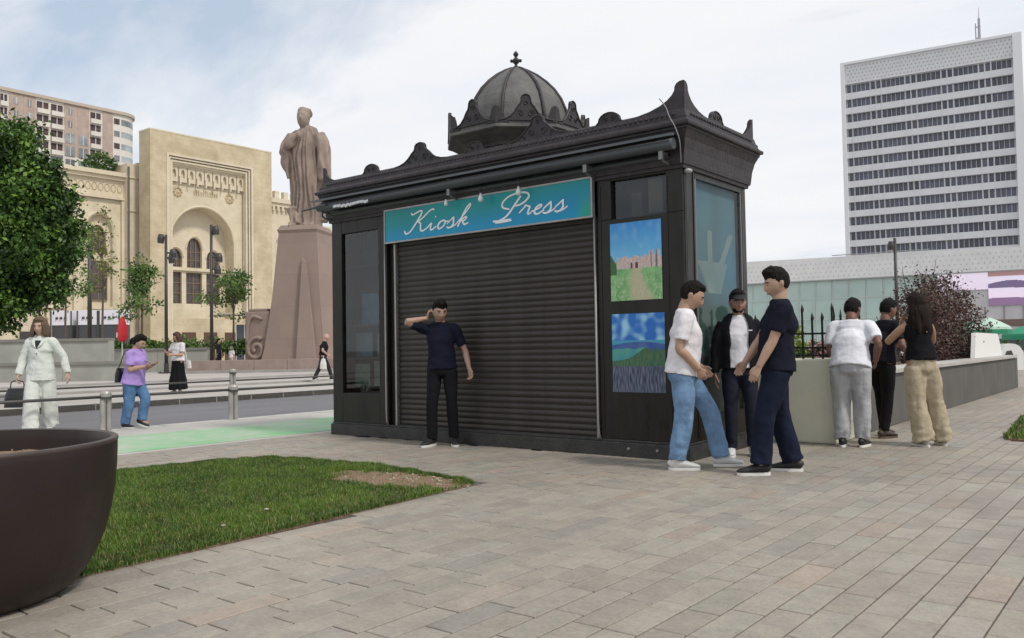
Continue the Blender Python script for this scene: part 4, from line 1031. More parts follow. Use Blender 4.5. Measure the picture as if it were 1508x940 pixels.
    def folds(c, n_):
        z = (c.z-z0)/s
        if z > 1.46: return .035*noise.noise(c*3.2)
        a = math.atan2(c.y, c.x)
        amp = .085*sm(1.5,1.1,z)+.02
        return amp*(math.sin(a*15+2.2*noise.noise(Vector((a*1.5,z*2.5,1)))*2.5+z*1.2)*.75+.6*noise.noise(Vector((c.x*2.1,c.y*2.1,c.z*.5))))
    remesh(b, 'robed_figure', m_figure, statue, .055, 3, folds)
build_statue()
# granite platform of the monument
b = MB(); plat = D(400,540,40.0); 
pl = thing('monument_platform', None, None); tag(pl, kind='structure')
ux = (M3 @ Vector((1,0,0))); ux.z = 0; ux.normalize()
pl.location = (PB.x,PB.y,.146); pl.rotation_euler.z = math.atan2(ux.y,ux.x)
MB().box(-5.1,6,-1.9,5,0,.55).build('platform_block', m_gran2, pl, bevel=.02)
for i in range(7): MB().box(-5.2+i*1.6,-5.2+i*1.6+1.585,-2.25,-1.901,-.01,.62 if i>2 else .60).build('platform_slab', m_gran2, pl, bevel=.015)
MB().box(-5.4,6,-2.9,-2.26,-.01,.12).build('platform_step', m_step, pl)

# ================================================================== TREES
m_leaf = mat('leaf', attr=True, rough=.5, spec=.35); m_leaf.node_tree.nodes['Principled BSDF'].inputs['Subsurface Weight'].default_value = 0
m_bark = mat('bark', (.11,.085,.065), .9, var=.3, vscale=12, bump=.5, bscale=30)
m_redbark = mat('purple_bark', (.085,.05,.045), .9, var=.3, vscale=12)
def leaves(blobs, count, size, cols, per=40, crad=.22, droop=.3, seed=1, hollow=.55):
    """leaf mesh: clumps scattered in the outer part of each ellipsoid; returns MB"""
    g = np.random.default_rng(seed)
    vol = np.array([a[1][0]*a[1][1]*a[1][2] for a in blobs])**.67; vol = vol/vol.sum()
    nc = max(1, count//per); cid = g.choice(len(blobs), nc, p=vol)
    u = g.normal(size=(nc,3)); u /= np.linalg.norm(u, axis=1)[:,None]
    r = (hollow**3+(1-hollow**3)*g.random(nc))**(1/3)
    C = np.array([a[0] for a in blobs])[cid]; RR = np.array([a[1] for a in blobs])[cid]
    bump = 1+.14*np.sin(u[:,0]*5+cid*2.1)*np.cos(u[:,2]*6+cid)+.10*g.normal(size=nc)
    cen = C+u*RR*(r*bump)[:,None]
    tone = g.random(nc)
    idx = np.repeat(np.arange(nc), per); n = len(idx)
    off = g.normal(size=(n,3))*crad*np.array([.55,.55,.42]); pos = cen[idx]+off
    d = g.normal(size=(n,3)); d[:,2] -= droop; d += u[idx]*.5; d /= np.linalg.norm(d, axis=1)[:,None]
    w = np.cross(d, g.normal(size=(n,3))); w /= np.linalg.norm(w, axis=1)[:,None]+1e-9
    nn = np.cross(d, w); L_ = size*(.45+1.0*g.random(n)**1.3)[:,None]; Wd = L_*.30
    V = np.stack([pos, pos+d*L_*.5+w*Wd, pos+d*L_-nn*L_*.12, pos+d*L_*.5-w*Wd], 1).reshape(-1,3)
    Fq = np.arange(n*4).reshape(-1,4)
    cc = np.array(cols); k = (tone[idx]*.75+g.random(n)*.25)*(len(cc)-1); i0 = np.clip(k.astype(int),0,len(cc)-2); t = (k-i0)[:,None]
    col = cc[i0]*(1-t)+cc[i0+1]*t; col = col*(.85+.3*g.random(n))[:,None]
    return V, Fq, col, cen
def np_mesh(name, V, Fq, col, m):
    me = bpy.data.meshes.new(name); n = len(V); nf = len(Fq)
    me.vertices.add(n); me.vertices.foreach_set('co', V.astype(np.float32).ravel())
    me.loops.add(nf*4); me.loops.foreach_set('vertex_index', Fq.astype(np.int32).ravel())
    me.polygons.add(nf); me.polygons.foreach_set('loop_start', np.arange(0, nf*4, 4, dtype=np.int32)); me.polygons.foreach_set('loop_total', np.full(nf, 4, dtype=np.int32))
    me.update(calc_edges=True)
    ca = me.color_attributes.new('Col', 'FLOAT_COLOR', 'CORNER'); a = np.ones((nf*4,4), dtype=np.float32); a[:,:3] = np.repeat(col, 4, axis=0); ca.data.foreach_set('color', a.ravel())
    me.materials.append(m); return me
GREEN = [(.018,.045,.012),(.035,.085,.018),(.06,.13,.025),(.10,.19,.035)]
GREEN1 = [(.010,.026,.006),(.018,.046,.008),(.045,.105,.014),(.09,.18,.024),(.16,.27,.04)]
GREEN2 = [(.045,.09,.025),(.08,.15,.035),(.13,.22,.05),(.19,.28,.07)]
YELL = [(.10,.13,.03),(.18,.20,.05),(.26,.27,.09)]
RED = [(.025,.012,.012),(.05,.022,.02),(.10,.045,.035),(.055,.05,.02)]
def tree(name, label, loc, trunk, blobs, count, size, cols, group=None, tr=.06, limbs=9, bark=None, seed=1, cat='tree', **k):
    t = thing(name, label, cat, loc, 0, group)
    V, Fq, col, cen = leaves(blobs, count, size, cols, seed=seed, **k)
    link('crown', np_mesh('crown', V, Fq, col, m_leaf), t)
    b = MB(); top = Vector(trunk[-1]); b.tube(trunk, [tr*(1-.55*i/(len(trunk)-1)) for i in range(len(trunk))], 8, sub=3)
    g = random.Random(seed); mid = Vector(trunk[len(trunk)//2])
    for i in range(limbs):
        e = Vector(cen[g.randrange(len(cen))]); s = Vector(trunk[-1]).lerp(Vector(trunk[-2]), g.random())
        if e.z < s.z-.2 and len(trunk) > 2: s = mid
        m_ = s.lerp(e, .5)+Vector((g.uniform(-.1,.1), g.uniform(-.1,.1), g.uniform(0,.2)))*(e-s).length*.4
        b.tube([s, m_, e], [tr*.42, tr*.25, tr*.08], 5, sub=3)
    b.build('trunk', bark or m_bark, t, smooth=True); return t
# large dark tree at the left edge
TQ = 1.62
TL = D(-40,560,12.2*TQ); TL.z = .03
def rel(px, py, d, o): p = D(px, py, d)-o; return tuple(p)
bl = []
for (px,py,r,d) in ((-70,300,.85,12.6),(8,215,.34,12.0),(22,250,.36,12.3),(-10,300,.55,12.2),(48,290,.36,11.9),(70,335,.34,12.2),(25,355,.50,11.8),(84,300,.24,12.4),(-40,400,.6,12.0),(5,440,.28,11.9),(50,400,.36,12.2),(92,375,.22,12.1),(-120,360,.9,12.6),(-30,215,.4,12.6),(28,190,.22,12.2),(-60,460,.4,12.3),(60,255,.24,12.0),(108,335,.12,12.2),(80,425,.22,12.1),(35,440,.22,12.3),(-5,470,.22,12.0),(75,300,.3,12.6),(20,310,.5,12.7)):
    bl.append((rel(px,py,d*TQ,TL), (r*TQ, r*TQ, r*.9*TQ)))
tree('street_tree', 'large dense dark green tree filling the left edge of the view', TL, [(0,0,0),(.05,0,1.6),(-.03,.08,3.1),(.08,.08,4.6)], bl, 88000, .112, GREEN1, tr=.16, limbs=34, seed=3, per=60, crad=.24, droop=.6, hollow=.25)
# young trees on the square
def young(px, py, dist, label, hpx, wpx, seed, cols=GREEN2, ht=None, n=2600):
    o = D(px, py, dist); o.z = .14; s = dist/F
    cz = (D(px, hpx[0], dist).z+D(px, hpx[1], dist).z)/2-.14; rz_ = abs(hpx[1]-hpx[0])/2*s; rx = wpx/2*s
    r = random.Random(seed); bl = []
    for i in range(10): bl.append(((r.uniform(-.72,.72)*rx, r.uniform(-.6,.6)*rx, cz+r.uniform(-.8,.6)*rz_), (rx*.30, rx*.30, rz_*.22)))
    bl.append(((0,0,cz+.35*rz_),(rx*.38,rx*.38,rz_*.55)))
    tree('young_tree', label, o, [(0,0,0),(.05,0,cz*.35),(0,.05,cz*.7),(0,0,cz)], bl, n, .17*dist/45, cols, 'young trees on the station square', tr=.075*dist/45, limbs=14, seed=seed, per=22, crad=.30*dist/45)
young(208, 505, 45, 'slender young green tree left of the street lamps before the railway hall', (376,470), 84, 11)
young(343, 505, 46, 'young green tree with loose branches right of the second street lamp', (388,472), 96, 12)
young(95, 505, 36, 'young tree with yellowish leaves just below the big dark tree', (300,462), 80, 13, GREEN2, n=5200)
young(150, 505, 40, 'sparse yellow green sapling beside the tall dark pole', (300,440), 56, 14, YELL, n=900)
bsh = D(150,243,105); 
V, Fq, col, cen = leaves([((0,0,0),(1.5,1.5,.8))], 900, .35, GREEN, seed=8, per=20, crad=.5)
rs = thing('rooftop_shrub', 'dark shrub growing on the roof edge of the railway hall wing', 'shrub', OX(150,243,XW-2)); link('foliage', np_mesh('foliage', V, Fq, col, m_leaf), rs)
# hedge line by the monument
def hedge(name, label, a, c, h, w, n, cols, size, seed=5, cat='hedge'):
    a = Vector(a); c = Vector(c); bl = []
    for i in range(13): p = a.lerp(c, i/12); bl.append(((p.x,p.y,h*.45+a.z),( (c-a).length/18, w, h*.5*(.8+.3*math.sin(i*2.3)))))
    V, Fq, col, cen = leaves(bl, n, size, cols, seed=seed, per=25, crad=.2, hollow=.2)
    o = link(name, np_mesh(name, V, Fq, col, m_leaf)); tag(o, label, cat, kind='stuff'); return o
ha, hb = G(172,528,.15), D(408,520,43); 
ha = D(166,522,45.5); hb = D(366,520,45.5); ha.z = hb.z = .95
hedge('hedge', 'low green hedge behind the lamps and beside the monument', ha, hb, 1.0, .5, 8000, GREEN2, .16)

# ================================================================== STREET FURNITURE ON THE FAR SIDE
m_lamp = mat('lamp_paint', (.045,.04,.038), .45, var=.2, vscale=3)
m_lens = mat('lamp_lens', (.55,.55,.52), .2)
def street_lamp(px, py, top, dist, label, heads, wr=.09):
    o = D(px, py, dist); o.z = .146 if dist > 25 else .0
    t = thing('street_lamp', label, 'street lamp', o, 0, 'street lamps on the square')
    h = D(px, top, dist).z-o.z
    b = MB(); b.tube([(0,0,.05),(0,0,h)],[wr,wr*.72],12); b.build('pole', m_lamp, t, smooth=True)
    b = MB(); b.box(-.28,.28,-.28,.28,0,.06); b.tube([(0,0,.06),(0,0,.5)],[wr*1.35,wr*1.2],12)
    for sx in (-.2,.2):
        for sy in (-.2,.2): b.tube([(sx,sy,.06),(sx,sy,.1)],[.025,.025],6)
    b.build('base_plate', m_lamp, t)
    uxl = ux
    for (dz, dr, ln, tilt) in heads:
        z = h-dz; e = Vector(uxl)*dr*ln; b = MB(); b.tube([(0,0,z),(e.x,e.y,z)],[.045,.04],8); b.build('lamp_arm', m_lamp, t)
        b = MB(); dn = Vector((e.x*.25, e.y*.25, -1)).normalized(); c = Vector((e.x,e.y,z)); b.tube([c-dn*.18, c+dn*.02, c+dn*.26],[.12,.17,.15],12); hd = b.build('lamp_head', m_lamp, t, smooth=False)
        b = MB(); b.tube([c+dn*.262, c+dn*.285],[.13,.12],12); b.build('lens', m_lens, hd)
    return t
street_lamp(245,550,345,41.5,'left of the two tall dark lamp posts before the railway hall, with spotlight heads',[(.15,-1,.25,0),(.9,1,.35,0),(1.15,1,.28,0)])
street_lamp(312,551,330,41.5,'right of the two tall dark lamp posts before the railway hall, with spotlight heads',[(.25,1,.22,0),(1.6,1,.38,0),(2.2,1,.3,0)])
street_lamp(132,520,335,46,'dark lamp post standing against the big tree at the left',[(.3,-1,.3,0)],.13)
street_lamp(1323,520,350,42,'thin dark lamp post rising behind the reddish bush on the right',[(.35,-1,.2,0)],.10)
# bollards with rails along both kerbs
m_bol = mat('bollard_metal', (.40,.38,.35), .45, metal=.35, var=.25, vscale=6, bump=.1)
m_dark = mat('dark_band', (.06,.055,.05), .5)
def bollard_line(x, ys, h, z0, lab, railz, r, gname):
    me_c = MB(); 
    first = None
    for i, y in enumerate(ys):
        if first is None:
            t = thing('bollard', lab[i], 'bollard', (x,y,z0), 0, gname)
            MB().tube([(-.0,-.045,0),(0,-.045,h)],[r*.72]*2,12).build('post', m_bol, t, smooth=False); MB().tube([(0,.045,0),(0,.045,h)],[r*.72]*2,12).build('post', m_bol, t)
            MB().tube([(0,0,h-.085),(0,0,h-.05)],[r*1.5]*2,14).build('band', m_dark, t); MB().lathe([(r*1.45,h-.049),(r*1.45,h+.0),(r*1.1,h+.03),(.005,h+.035)],(0,0,0),14).build('cap', m_bol, t)
            first = t
        else:
            c = copy_tree(first); c.location = (x,y,z0); c['label'] = lab[i]
    for i in range(len(ys)-1):
        b = MB(); b.tube([(x,ys[i]+.06,z0+railz),(x,ys[i+1]-.06,z0+railz)],[.022,.022],8)
        tag(b.build('rail', m_dark, smooth=True), lab[len(ys)+i], 'rail', gname+' rails')
bollard_line(-12.58, [3.9,6.1,8.25,10.9,13.1], .55, .0, ['near kerb bollard hidden low behind the bowl planter','near kerb bollard between the woman in white and the woman in lilac','near kerb bollard standing alone left of the kiosk','near kerb bollard behind the kiosk corner','farther near kerb bollard behind the kiosk','rail behind the bowl planter and the woman in white','rail passing behind the woman in lilac','rail running from the lone near bollard towards the kiosk','rail behind the kiosk'], .50, .055, 'near kerb bollards')
bollard_line(-19.15, [3.2,8.0,12.55,17.95,22.5], .62, .045, ['far kerb bollard behind the woman in white','far kerb bollard behind the woman in lilac','far kerb bollard just above the lone near one','far kerb bollard left of the walking man in black','far kerb bollard behind the kiosk','far kerb rail at the left edge','far kerb rail behind the woman with the black skirt','far kerb rail between two far bollards','far kerb rail by the walking man'], .36, .06, 'far kerb bollards')
# retaining walls / planters on the left of the square
m_wallc = mat('greenish_concrete', (.345,.345,.30), .85, var=.16, vscale=1.2, bump=.2)
m_wallb = mat('coping_concrete', (.22,.215,.19), .8, var=.1, vscale=2)
def wall_seg(label, px0, px1, dist, ytop, ybot, th, name='planter_wall', zb=.146):
    p0, p1 = D(px0, ybot, dist), D(px1, ybot, dist); L_ = (p1-p0).length; an = math.atan2(p1.y-p0.y, p1.x-p0.x)
    t = thing(name, label, 'wall', (p0.x,p0.y,zb), an); h = D((px0+px1)/2, ytop, dist).z-zb
    n = max(1, int(L_/2.2)); w = L_/n
    for i in range(n): MB().box(i*w+.006,(i+1)*w-.006,0,th,0,h-.12).build('wall_panel', m_wallc, t)
    for i in range(n): MB().box(i*w+.004,(i+1)*w-.004,-.06,th+.06,h-.119,h).build('coping', m_wallb, t); 
    return t
wall_seg('upper grey concrete planter wall behind the woman in white', -220, 160, 35, 501, 560, .5)
wall_seg('lower grey concrete wall in front of the upper planter wall', -220, 196, 31.5, 535, 562, .5)
wall_seg('pale low wall below the hedge left of the lamps', 158, 306, 44.5, 513, 545, .4)
# red folded parasol
o = D(180,508,44); o.z = .146
t = thing('parasol', 'closed bright red parasol standing behind the woman in lilac', 'parasol', o)
b = MB(); b.lathe([(.05,1.62),(.17,1.7),(.24,1.95),(.22,2.3),(.16,2.6),(.09,2.85),(.03,2.95)],(0,0,0),10)
for i, v in enumerate(b.v):
    a = math.atan2(v[1],v[0]); k = 1+.18*math.cos(5*a); b.v[i] = (v[0]*k, v[1]*k, v[2])
b.build('canopy', mat('red_cloth', (.55,.02,.03), .7), t); MB().tube([(0,0,0),(0,0,3.0)],[.03,.03],8).build('pole', m_lens, t)
b = MB(); b.box(-.09,.0,-.275,-.22,1.85,2.1); b.build('white_emblem', mat('white_cloth', (.75,.72,.70), .8), t)
# market stalls under the trees
for i, (px, lab) in enumerate(((90,'white topped stall partly behind the head of the woman in white'),(129,'middle white stall with a dark opening under the trees'),(161,'right white stall with dark counter beside the tall pole'))):
    o = D(px,505,60); o.z = .146; t = thing('stall', lab, 'stall', o, math.atan2(ux.y,ux.x), 'white stalls on the square')
    MB().box(-.72,.72,0,1.6,3.1,4.15).build('top_panel', mat('stall_white', (.72,.70,.74), .7), t); MB().box(-.68,.68,.05,1.5,0,3.1).build('counter', mat('stall_dark', (.06,.06,.065), .6), t)
    for k in (-.3,.0,.3): MB().ball((k,-.02,3.6),.10,8,6).build('emblem', m_dark, t)
    for sx in (-.72,.72): MB().box(sx-.04,sx+.04,-.05,.0,0,4.1).build('post', m_dark, t)
# metro pavilion: glass under a curved canopy
o = D(358,508,62); o.z = .146
t = thing('metro_pavilion', 'small dark glass pavilion under a thin curved pale canopy near the monument', 'pavilion', o, math.atan2(ux.y,ux.x))
MB().box(-.5,2.0,0,2.5,0,3.0).build('glass_box', mat('pavilion_glass', (.06,.075,.08), .15), t)
for k in range(5): MB().box(-.5+k*.62-.03,-.5+k*.62+.03,-.04,-.001,0,3.0).build('mullion', m_lens, t)
b = MB(); P = [(-2.3+4.6*k/14, 3.85-.02*(k-4)**2*.6) for k in range(15)]
for i in range(14): b.quad((P[i][0],-.6,P[i][1]),(P[i+1][0],-.6,P[i+1][1]),(P[i+1][0],3,P[i+1][1]),(P[i][0],3,P[i][1])); b.quad((P[i][0],-.6,P[i][1]-.1),(P[i+1][0],-.6,P[i+1][1]-.1),(P[i+1][0],-.6,P[i+1][1]),(P[i][0],-.6,P[i][1]))
b.build('canopy', mat('canopy_tan', (.45,.40,.28), .6), t)

# ================================================================== BOWL PLANTER
PO = D(-86,700,3.96); PO.z = 0
bowl = thing('bowl_planter', 'big round dark brown metal bowl planter with dry soil in the lower left', 'planter', PO)
m_bowl = mat('brown_steel', (.026,.0165,.0145), .5, spec=.3, detail=10, rvar=.15, var=.3, vscale=1.6, bump=.06, bscale=60)
b = MB(); prof = [(.50,.0),(.53,.012),(.57,.045),(.615,.10),(.655,.17),(.692,.26),(.718,.36),(.736,.47),(.745,.58),(.748,.67),(.748,.715),(.744,.722),(.720,.722),(.715,.715),(.708,.66),(.70,.61)]
b.lathe(prof,(0,0,0),96,cap=False); b.build('bowl', m_bowl, bowl, smooth=True)
b = MB(); n = 28
def sh_(x,y): return .615+.03*noise.noise(Vector((x*4,y*4,0)))+.012*noise.noise(Vector((x*18,y*18,2)))-.02*(x*x+y*y)
for i in range(n):
    for j in range(48):
        r0, r1 = .702*i/n, .702*(i+1)/n; a0, a1 = 2*PI*j/48, 2*PI*(j+1)/48
        pts = [(r*math.cos(a), r*math.sin(a)) for r, a in ((r0,a0),(r1,a0),(r1,a1),(r0,a1))]; b.quad(*[(x,y,sh_(x,y)) for x,y in pts])
b.build('soil', m_soil, bowl)
b = MB()
for i in range(260):
    a, r = random.uniform(0,2*PI), .68*math.sqrt(random.random()); x, y = r*math.cos(a), r*math.sin(a); b.ball((x,y,sh_(x,y)+.002),(random.uniform(.005,.016),random.uniform(.005,.014),.008),6,4)
o_ = b.build('soil_clods', mat('soil_clod', (.24,.16,.11), .95), bowl, smooth=True); o_['kind'] = 'stuff'
MB().lathe([(.716,.7195),(.722,.7245),(.742,.7255),(.7495,.722),(.752,.712),(.749,.704)],(0,0,0),96,cap=False).build('rim', mat('worn_rim_steel', (.055,.038,.033), .45, var=.3, vscale=4), bowl, smooth=True)
MB().lathe([(.325,-.006),(.325,.02)],(0,0,0),40).build('foot_ring', m_dark, bowl)

# ================================================================== RIGHT SIDE: CREAM BLOCK, RAILING, LONG PLANTER WALL
m_cream = mat('cream_concrete', (.70,.685,.54), .75, var=.10, vscale=1.6, bump=.1)
cb_ = MB(); cb_.box(-4.6,-3.06,9.55,10.9,0,.945)
o_ = cb_.build('planter_block', m_cream, bevel=.02); tag(o_, 'cream concrete planter block with black railing behind the man in navy', 'planter')
rl = thing('railing', 'black iron railing with spikes standing on the cream planter block', 'railing', (0,0,0))
m_blk = mat('railing_black', (.02,.02,.02), .5)
for i in range(14):
    x = -4.55+i*.112; h = 1.48 if i % 3 == 1 else 1.38
    b = MB(); b.box(x-.010,x+.010,9.66,9.68,.945,h); b.tube([(x,9.67,h),(x+.004,9.67,h+.035),(x,9.67,h+.09)],[.016,.020,.003],6); b.build('bar', m_blk, rl)
for i in range(5):
    y = 9.8+i*.24; b = MB(); b.box(-3.125,-3.105,y-.01,y+.01,.945,1.42); b.tube([(-3.115,y,1.42),(-3.115,y,1.51)],[.018,.003],6); b.build('bar', m_blk, rl)
for z in (.975,1.06,1.22): 
    MB().box(-4.58,-3.10,9.655,9.685,z,z+.022).build('rail_bar', m_blk, rl); MB().box(-3.13,-3.10,9.686,10.85,z,z+.022).build('rail_bar', m_blk, rl)
# flowering plants behind the railing
def plant(name, label, loc, blobs, n, size, cols, seed, cat='plant', **k):
    t = thing(name, label, cat, loc); V, Fq, col, cen = leaves(blobs, n, size, cols, seed=seed, **k)
    link('foliage', np_mesh('foliage', V, Fq, col, m_leaf), t)
    b = MB(); g = random.Random(seed)
    for i in range(10):
        e = Vector(cen[g.randrange(len(cen))]); b.tube([(0,0,0),(e.x*.5,e.y*.5,e.z*.6),e],[.02,.012,.004],5)
    b.build('stems', m_bark, t); return t
plant('flowering_shrub', 'yellow green shrub seen through the bars of the black railing', (-3.75,10.1,.93), [((0,0,.22),(.22,.18,.2)),((-.25,.1,.12),(.18,.15,.14))], 700, .07, [(.12,.20,.03),(.26,.36,.05),(.35,.40,.08)], 21, per=18, crad=.08)
plant('pink_flowers', 'pink and pale flowers seen through the black railing', (-3.35,10.4,.93), [((0,0,.12),(.25,.2,.14))], 500, .055, [(.25,.06,.10),(.55,.30,.32),(.60,.55,.50)], 22, per=14, crad=.07)
plant('dark_low_shrub', 'low dark shrub filling the planter behind the black railing', (-3.9,10.6,.93), [((-.1,-.2,.05),(.5,.35,.1)),((.4,.0,.05),(.3,.25,.12))], 1500, .06, GREEN, 23, per=20, crad=.1)
# long dark wall with pale coping
lw = thing('planter_wall', 'long grey concrete planter wall with pale coping running away on the right', 'wall', (0,0,0))
m_dk = mat('dark_concrete', (.105,.10,.088), .8, var=.2, vscale=1.5, bump=.2)  # one even dark greenish grey for the wall panels
for i in range(6):
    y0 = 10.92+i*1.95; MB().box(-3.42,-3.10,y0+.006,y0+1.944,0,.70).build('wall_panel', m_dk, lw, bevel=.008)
    MB().box(-3.50,-3.05,y0+.004,y0+1.946,.701,.76).build('coping', m_pale, lw, bevel=.006)
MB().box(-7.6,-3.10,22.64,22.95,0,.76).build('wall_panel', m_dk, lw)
MB().box(-6.8,-3.43,10.92,22.6,0,.60).build('soil_bed', m_soil, lw)
b = MB(); b.prism([(-1.6,0),(1.7,0),(1.5,.50),(-1.1,.52)],(0,0,0),(0,1,0),(0,0,1),(-1,0,0),.08)
wb = b.build('white_board', mat('white_board', (.72,.71,.68), .6), fix=True); wb.location = (-3.3,20.6,.762); wb.rotation_euler = (0,R(-6),R(0)); tag(wb, 'blank white board standing on the end of the long planter wall', 'board')
# reddish bush rising from the planter
bl = [((0,0,.9),(.55,.8,.55)),((-.1,.9,.9),(.5,.8,.5)),((.05,.5,1.5),(.5,.9,.4)),((.1,-.6,1.05),(.45,.6,.5)),((-.2,1.8,.8),(.5,.8,.5)),((0,2.8,.8),(.5,.9,.6)),((.05,1.6,1.45),(.45,.7,.4)),((0,.1,.35),(.5,1.2,.3)),((0,1.7,.35),(.5,1.2,.3)),((0,3.9,.75),(.5,.9,.55)),((0,3.5,1.35),(.35,.5,.25)),((0,3.6,.3),(.5,1.3,.3))]
rb = thing('purple_bush', 'tall loose purplish brown bush behind the woman in beige trousers', 'bush', (-3.95,17.6,.6))
V, Fq, col, cen = leaves(bl, 17000, .06, RED, seed=31, per=16, crad=.18, hollow=.2)
link('foliage', np_mesh('foliage', V, Fq, col, m_leaf), rb)
b = MB(); g = random.Random(4)
for i in range(60):
    e = Vector(cen[g.randrange(len(cen))]); s = Vector((g.uniform(-.2,.2), e.y*.6+g.uniform(-.2,.2), 0)); tip = e+(e-s)*g.uniform(.1,.35); b.tube([s, s.lerp(e,.5)+Vector((g.uniform(-.1,.1),g.uniform(-.1,.1),.1)), e, tip],[.016,.011,.007,.003],5,sub=2)
b.build('branches', m_redbark, rb)
# green parasols and things on the far lawn
m_gcl = mat('green_canvas', (.02,.24,.13), .6); m_gpale = mat('pale_green_canvas', (.45,.60,.50), .6)
def parasol(px, py_top, dist, w, label, pale):
    top = D(px, py_top, dist); t = thing('parasol', label, 'parasol', (top.x,top.y,0), .3, 'green parasols')
    z = top.z; b = MB(); b.lathe([(w,z-.45),(w*.98,z-.36),(w*.5,z-.15),(.05,z)],(0,0,0),8); b.build('canopy', pale, t)
    b = MB()
    for k in range(8):
        a0, a1 = 2*PI*k/8, 2*PI*(k+1)/8
        b.quad((w*math.cos(a0),w*math.sin(a0),z-.62),(w*math.cos(a1),w*math.sin(a1),z-.62),(w*math.cos(a1),w*math.sin(a1),z-.45),(w*math.cos(a0),w*math.sin(a0),z-.45))
    b.build('valance', m_gcl, t); MB().tube([(0,0,0),(0,0,z)],[.03,.03],8).build('pole', m_lens, t)
    MB().lathe([(.35,0),(.35,.06),(.06,.1)],(0,0,0),14).build('base', m_dark, t)
parasol(1456,468,32,.75,'pale green parasol with dark green edge beyond the long wall',m_gpale)
parasol(1510,480,38,.95,'dark green parasol at the far right edge',m_gcl)
parasol(1425,474,44,1.0,'small green parasol half hidden behind the purple bush',m_gcl)
def hut():
    o = D(1491,530,31); o.z = 0
    t = thing('play_hut', 'small white rounded hut with dark opening on the far lawn', 'hut', o, math.atan2(ux.y,ux.x))
    b = MB(); out = [(-.42,0),(-.42,.55)]+[(-.42*math.cos(a)*1.0,.55+.42*math.sin(a)) for a in [PI*k/10 for k in range(1,10)]]+[(.42,.55),(.42,0)]
    b.prism(out,(0,0,0),(1,0,0),(0,0,1),(0,1,0),.7); b.build('shell', mat('white_paint', (.75,.74,.72), .5), t, fix=True)
    b = MB(); b.prism([(-.20,0.12),(-.24,.45),(-.12,.7),(.05,.72),(.14,.5),(.12,.12)],(-.08,-.012,0),(1,0,0),(0,0,1),(0,1,0),.01); b.build('opening', m_dark, t, fix=True)
hut()
for i, (px,d,lab) in enumerate(((1408,27,'teal covered bundle behind the purple bush'),)):
    o = D(px,525,d); o.z = 0; t = thing('covered_cart', lab, 'cart', o, .4); b = MB(); b.prism([(-.35,.25),(.35,.25),(.3,1.25),(-.2,1.4)],(0,0,0),(1,0,0),(0,0,1),(0,1,0),.6); b.build('cover', mat('teal_cover', (.03,.14,.15), .6), t, fix=True)
    for sx in (-.35,.35): MB().tube([(sx,-.03,.16),(sx,.02,.16)],[.16,.16],12).build('wheel', m_dark, t)
hedge('hedge', 'green hedge below the store on the right behind the railing', (-26,62,0), (6,62,0), 1.6, 1.0, 5000, GREEN2, .3, 6)

# ================================================================== PEOPLE
V3 = Vector
def ik(a, c, l1, l2, pole):
    d = c-a; L_ = min(d.length, (l1+l2)*.998); u = d.normalized(); c = a+u*L_
    x = (l1*l1-l2*l2+L_*L_)/(2*L_); hh = math.sqrt(max(0, l1*l1-x*x)); p = (pole-u*pole.dot(u)).normalized()
    return a+u*x+p*hh, c
SKINS = {}
def skin_mat(c):
    return mat('skin_%02d' % len(MATS) if c not in SKINS else SKINS[c], c, .55, var=.12, vscale=18) if c in SKINS else _sk(c)
def _sk(c):
    n = 'skin_tone_%d' % len(SKINS); SKINS[c] = n; return mat(n, c, .52, var=.10, vscale=20, spec=.4)
def cloth(name, c, var=.12, bump=.25, rough=.9, **k): return mat(name, c, rough, spec=.15, var=var, vscale=9, bump=bump, bscale=22, **k)
def head_shape(b, T, n=36, m=26, grow=None):
    """head as one surface in head space: x to its left, -y face, z up"""
    base = len(b.v)
    def pt(th, ph):
        dx, dy, dz = math.sin(ph)*math.sin(th), -math.sin(ph)*math.cos(th), -math.cos(ph)
        x, y, z = .076*dx, .098*dy, .118*dz
        if dz < 0:
            t = -dz; x *= 1-.30*t**1.6
            y *= (1-.42*t) if dy > 0 else (1-.06*t)
        if dy > 0: y *= 1.02
        if grow is None and dy < 0:
            g = lambda v, c, w: math.exp(-((v-c)/w)**2)
            nzv = .95*g(z,-.030,.015)+.55*g(z,-.010,.018)+.28*g(z,.012,.02)
            y -= .021*math.exp(-(x/(.010+.006*g(z,-.032,.012)))**2)*nzv
            y += .009*g(abs(x),.031,.014)*g(z,.006,.012)
            y -= .005*g(abs(x),.028,.020)*g(z,.028,.009)
            y -= .007*g(x,0,.022)*g(z,-.056,.006)+.006*g(x,0,.020)*g(z,-.070,.006); y += .003*g(x,0,.022)*g(z,-.0625,.003)
            y -= .008*g(x,0,.02)*g(z,-.10,.014)
            y -= .003*g(abs(x),.045,.016)*g(z,-.022,.02)
        if grow: x, y, z = grow(x, y, z, dx, dy, dz)
        return T(V3((x, y, z)))
    for i in range(1, m):
        for k in range(n): b.v.append(tuple(pt(2*PI*k/n, PI*i/m)))
    b.v.append(tuple(pt(0, 1e-4))); b.v.append(tuple(pt(0, PI-1e-4))); bo = len(b.v)-2; to = bo+1
    for i in range(m-2):
        for k in range(n):
            k2 = (k+1) % n; b.f.append((base+i*n+k, base+i*n+k2, base+(i+1)*n+k2, base+(i+1)*n+k)); b.c.append(b.cur)
    for k in range(n):
        k2 = (k+1) % n; b.f.append((bo, base+k2, base+k)); b.c.append(b.cur); b.f.append((to, base+(m-2)*n+k, base+(m-2)*n+k2)); b.c.append(b.cur)
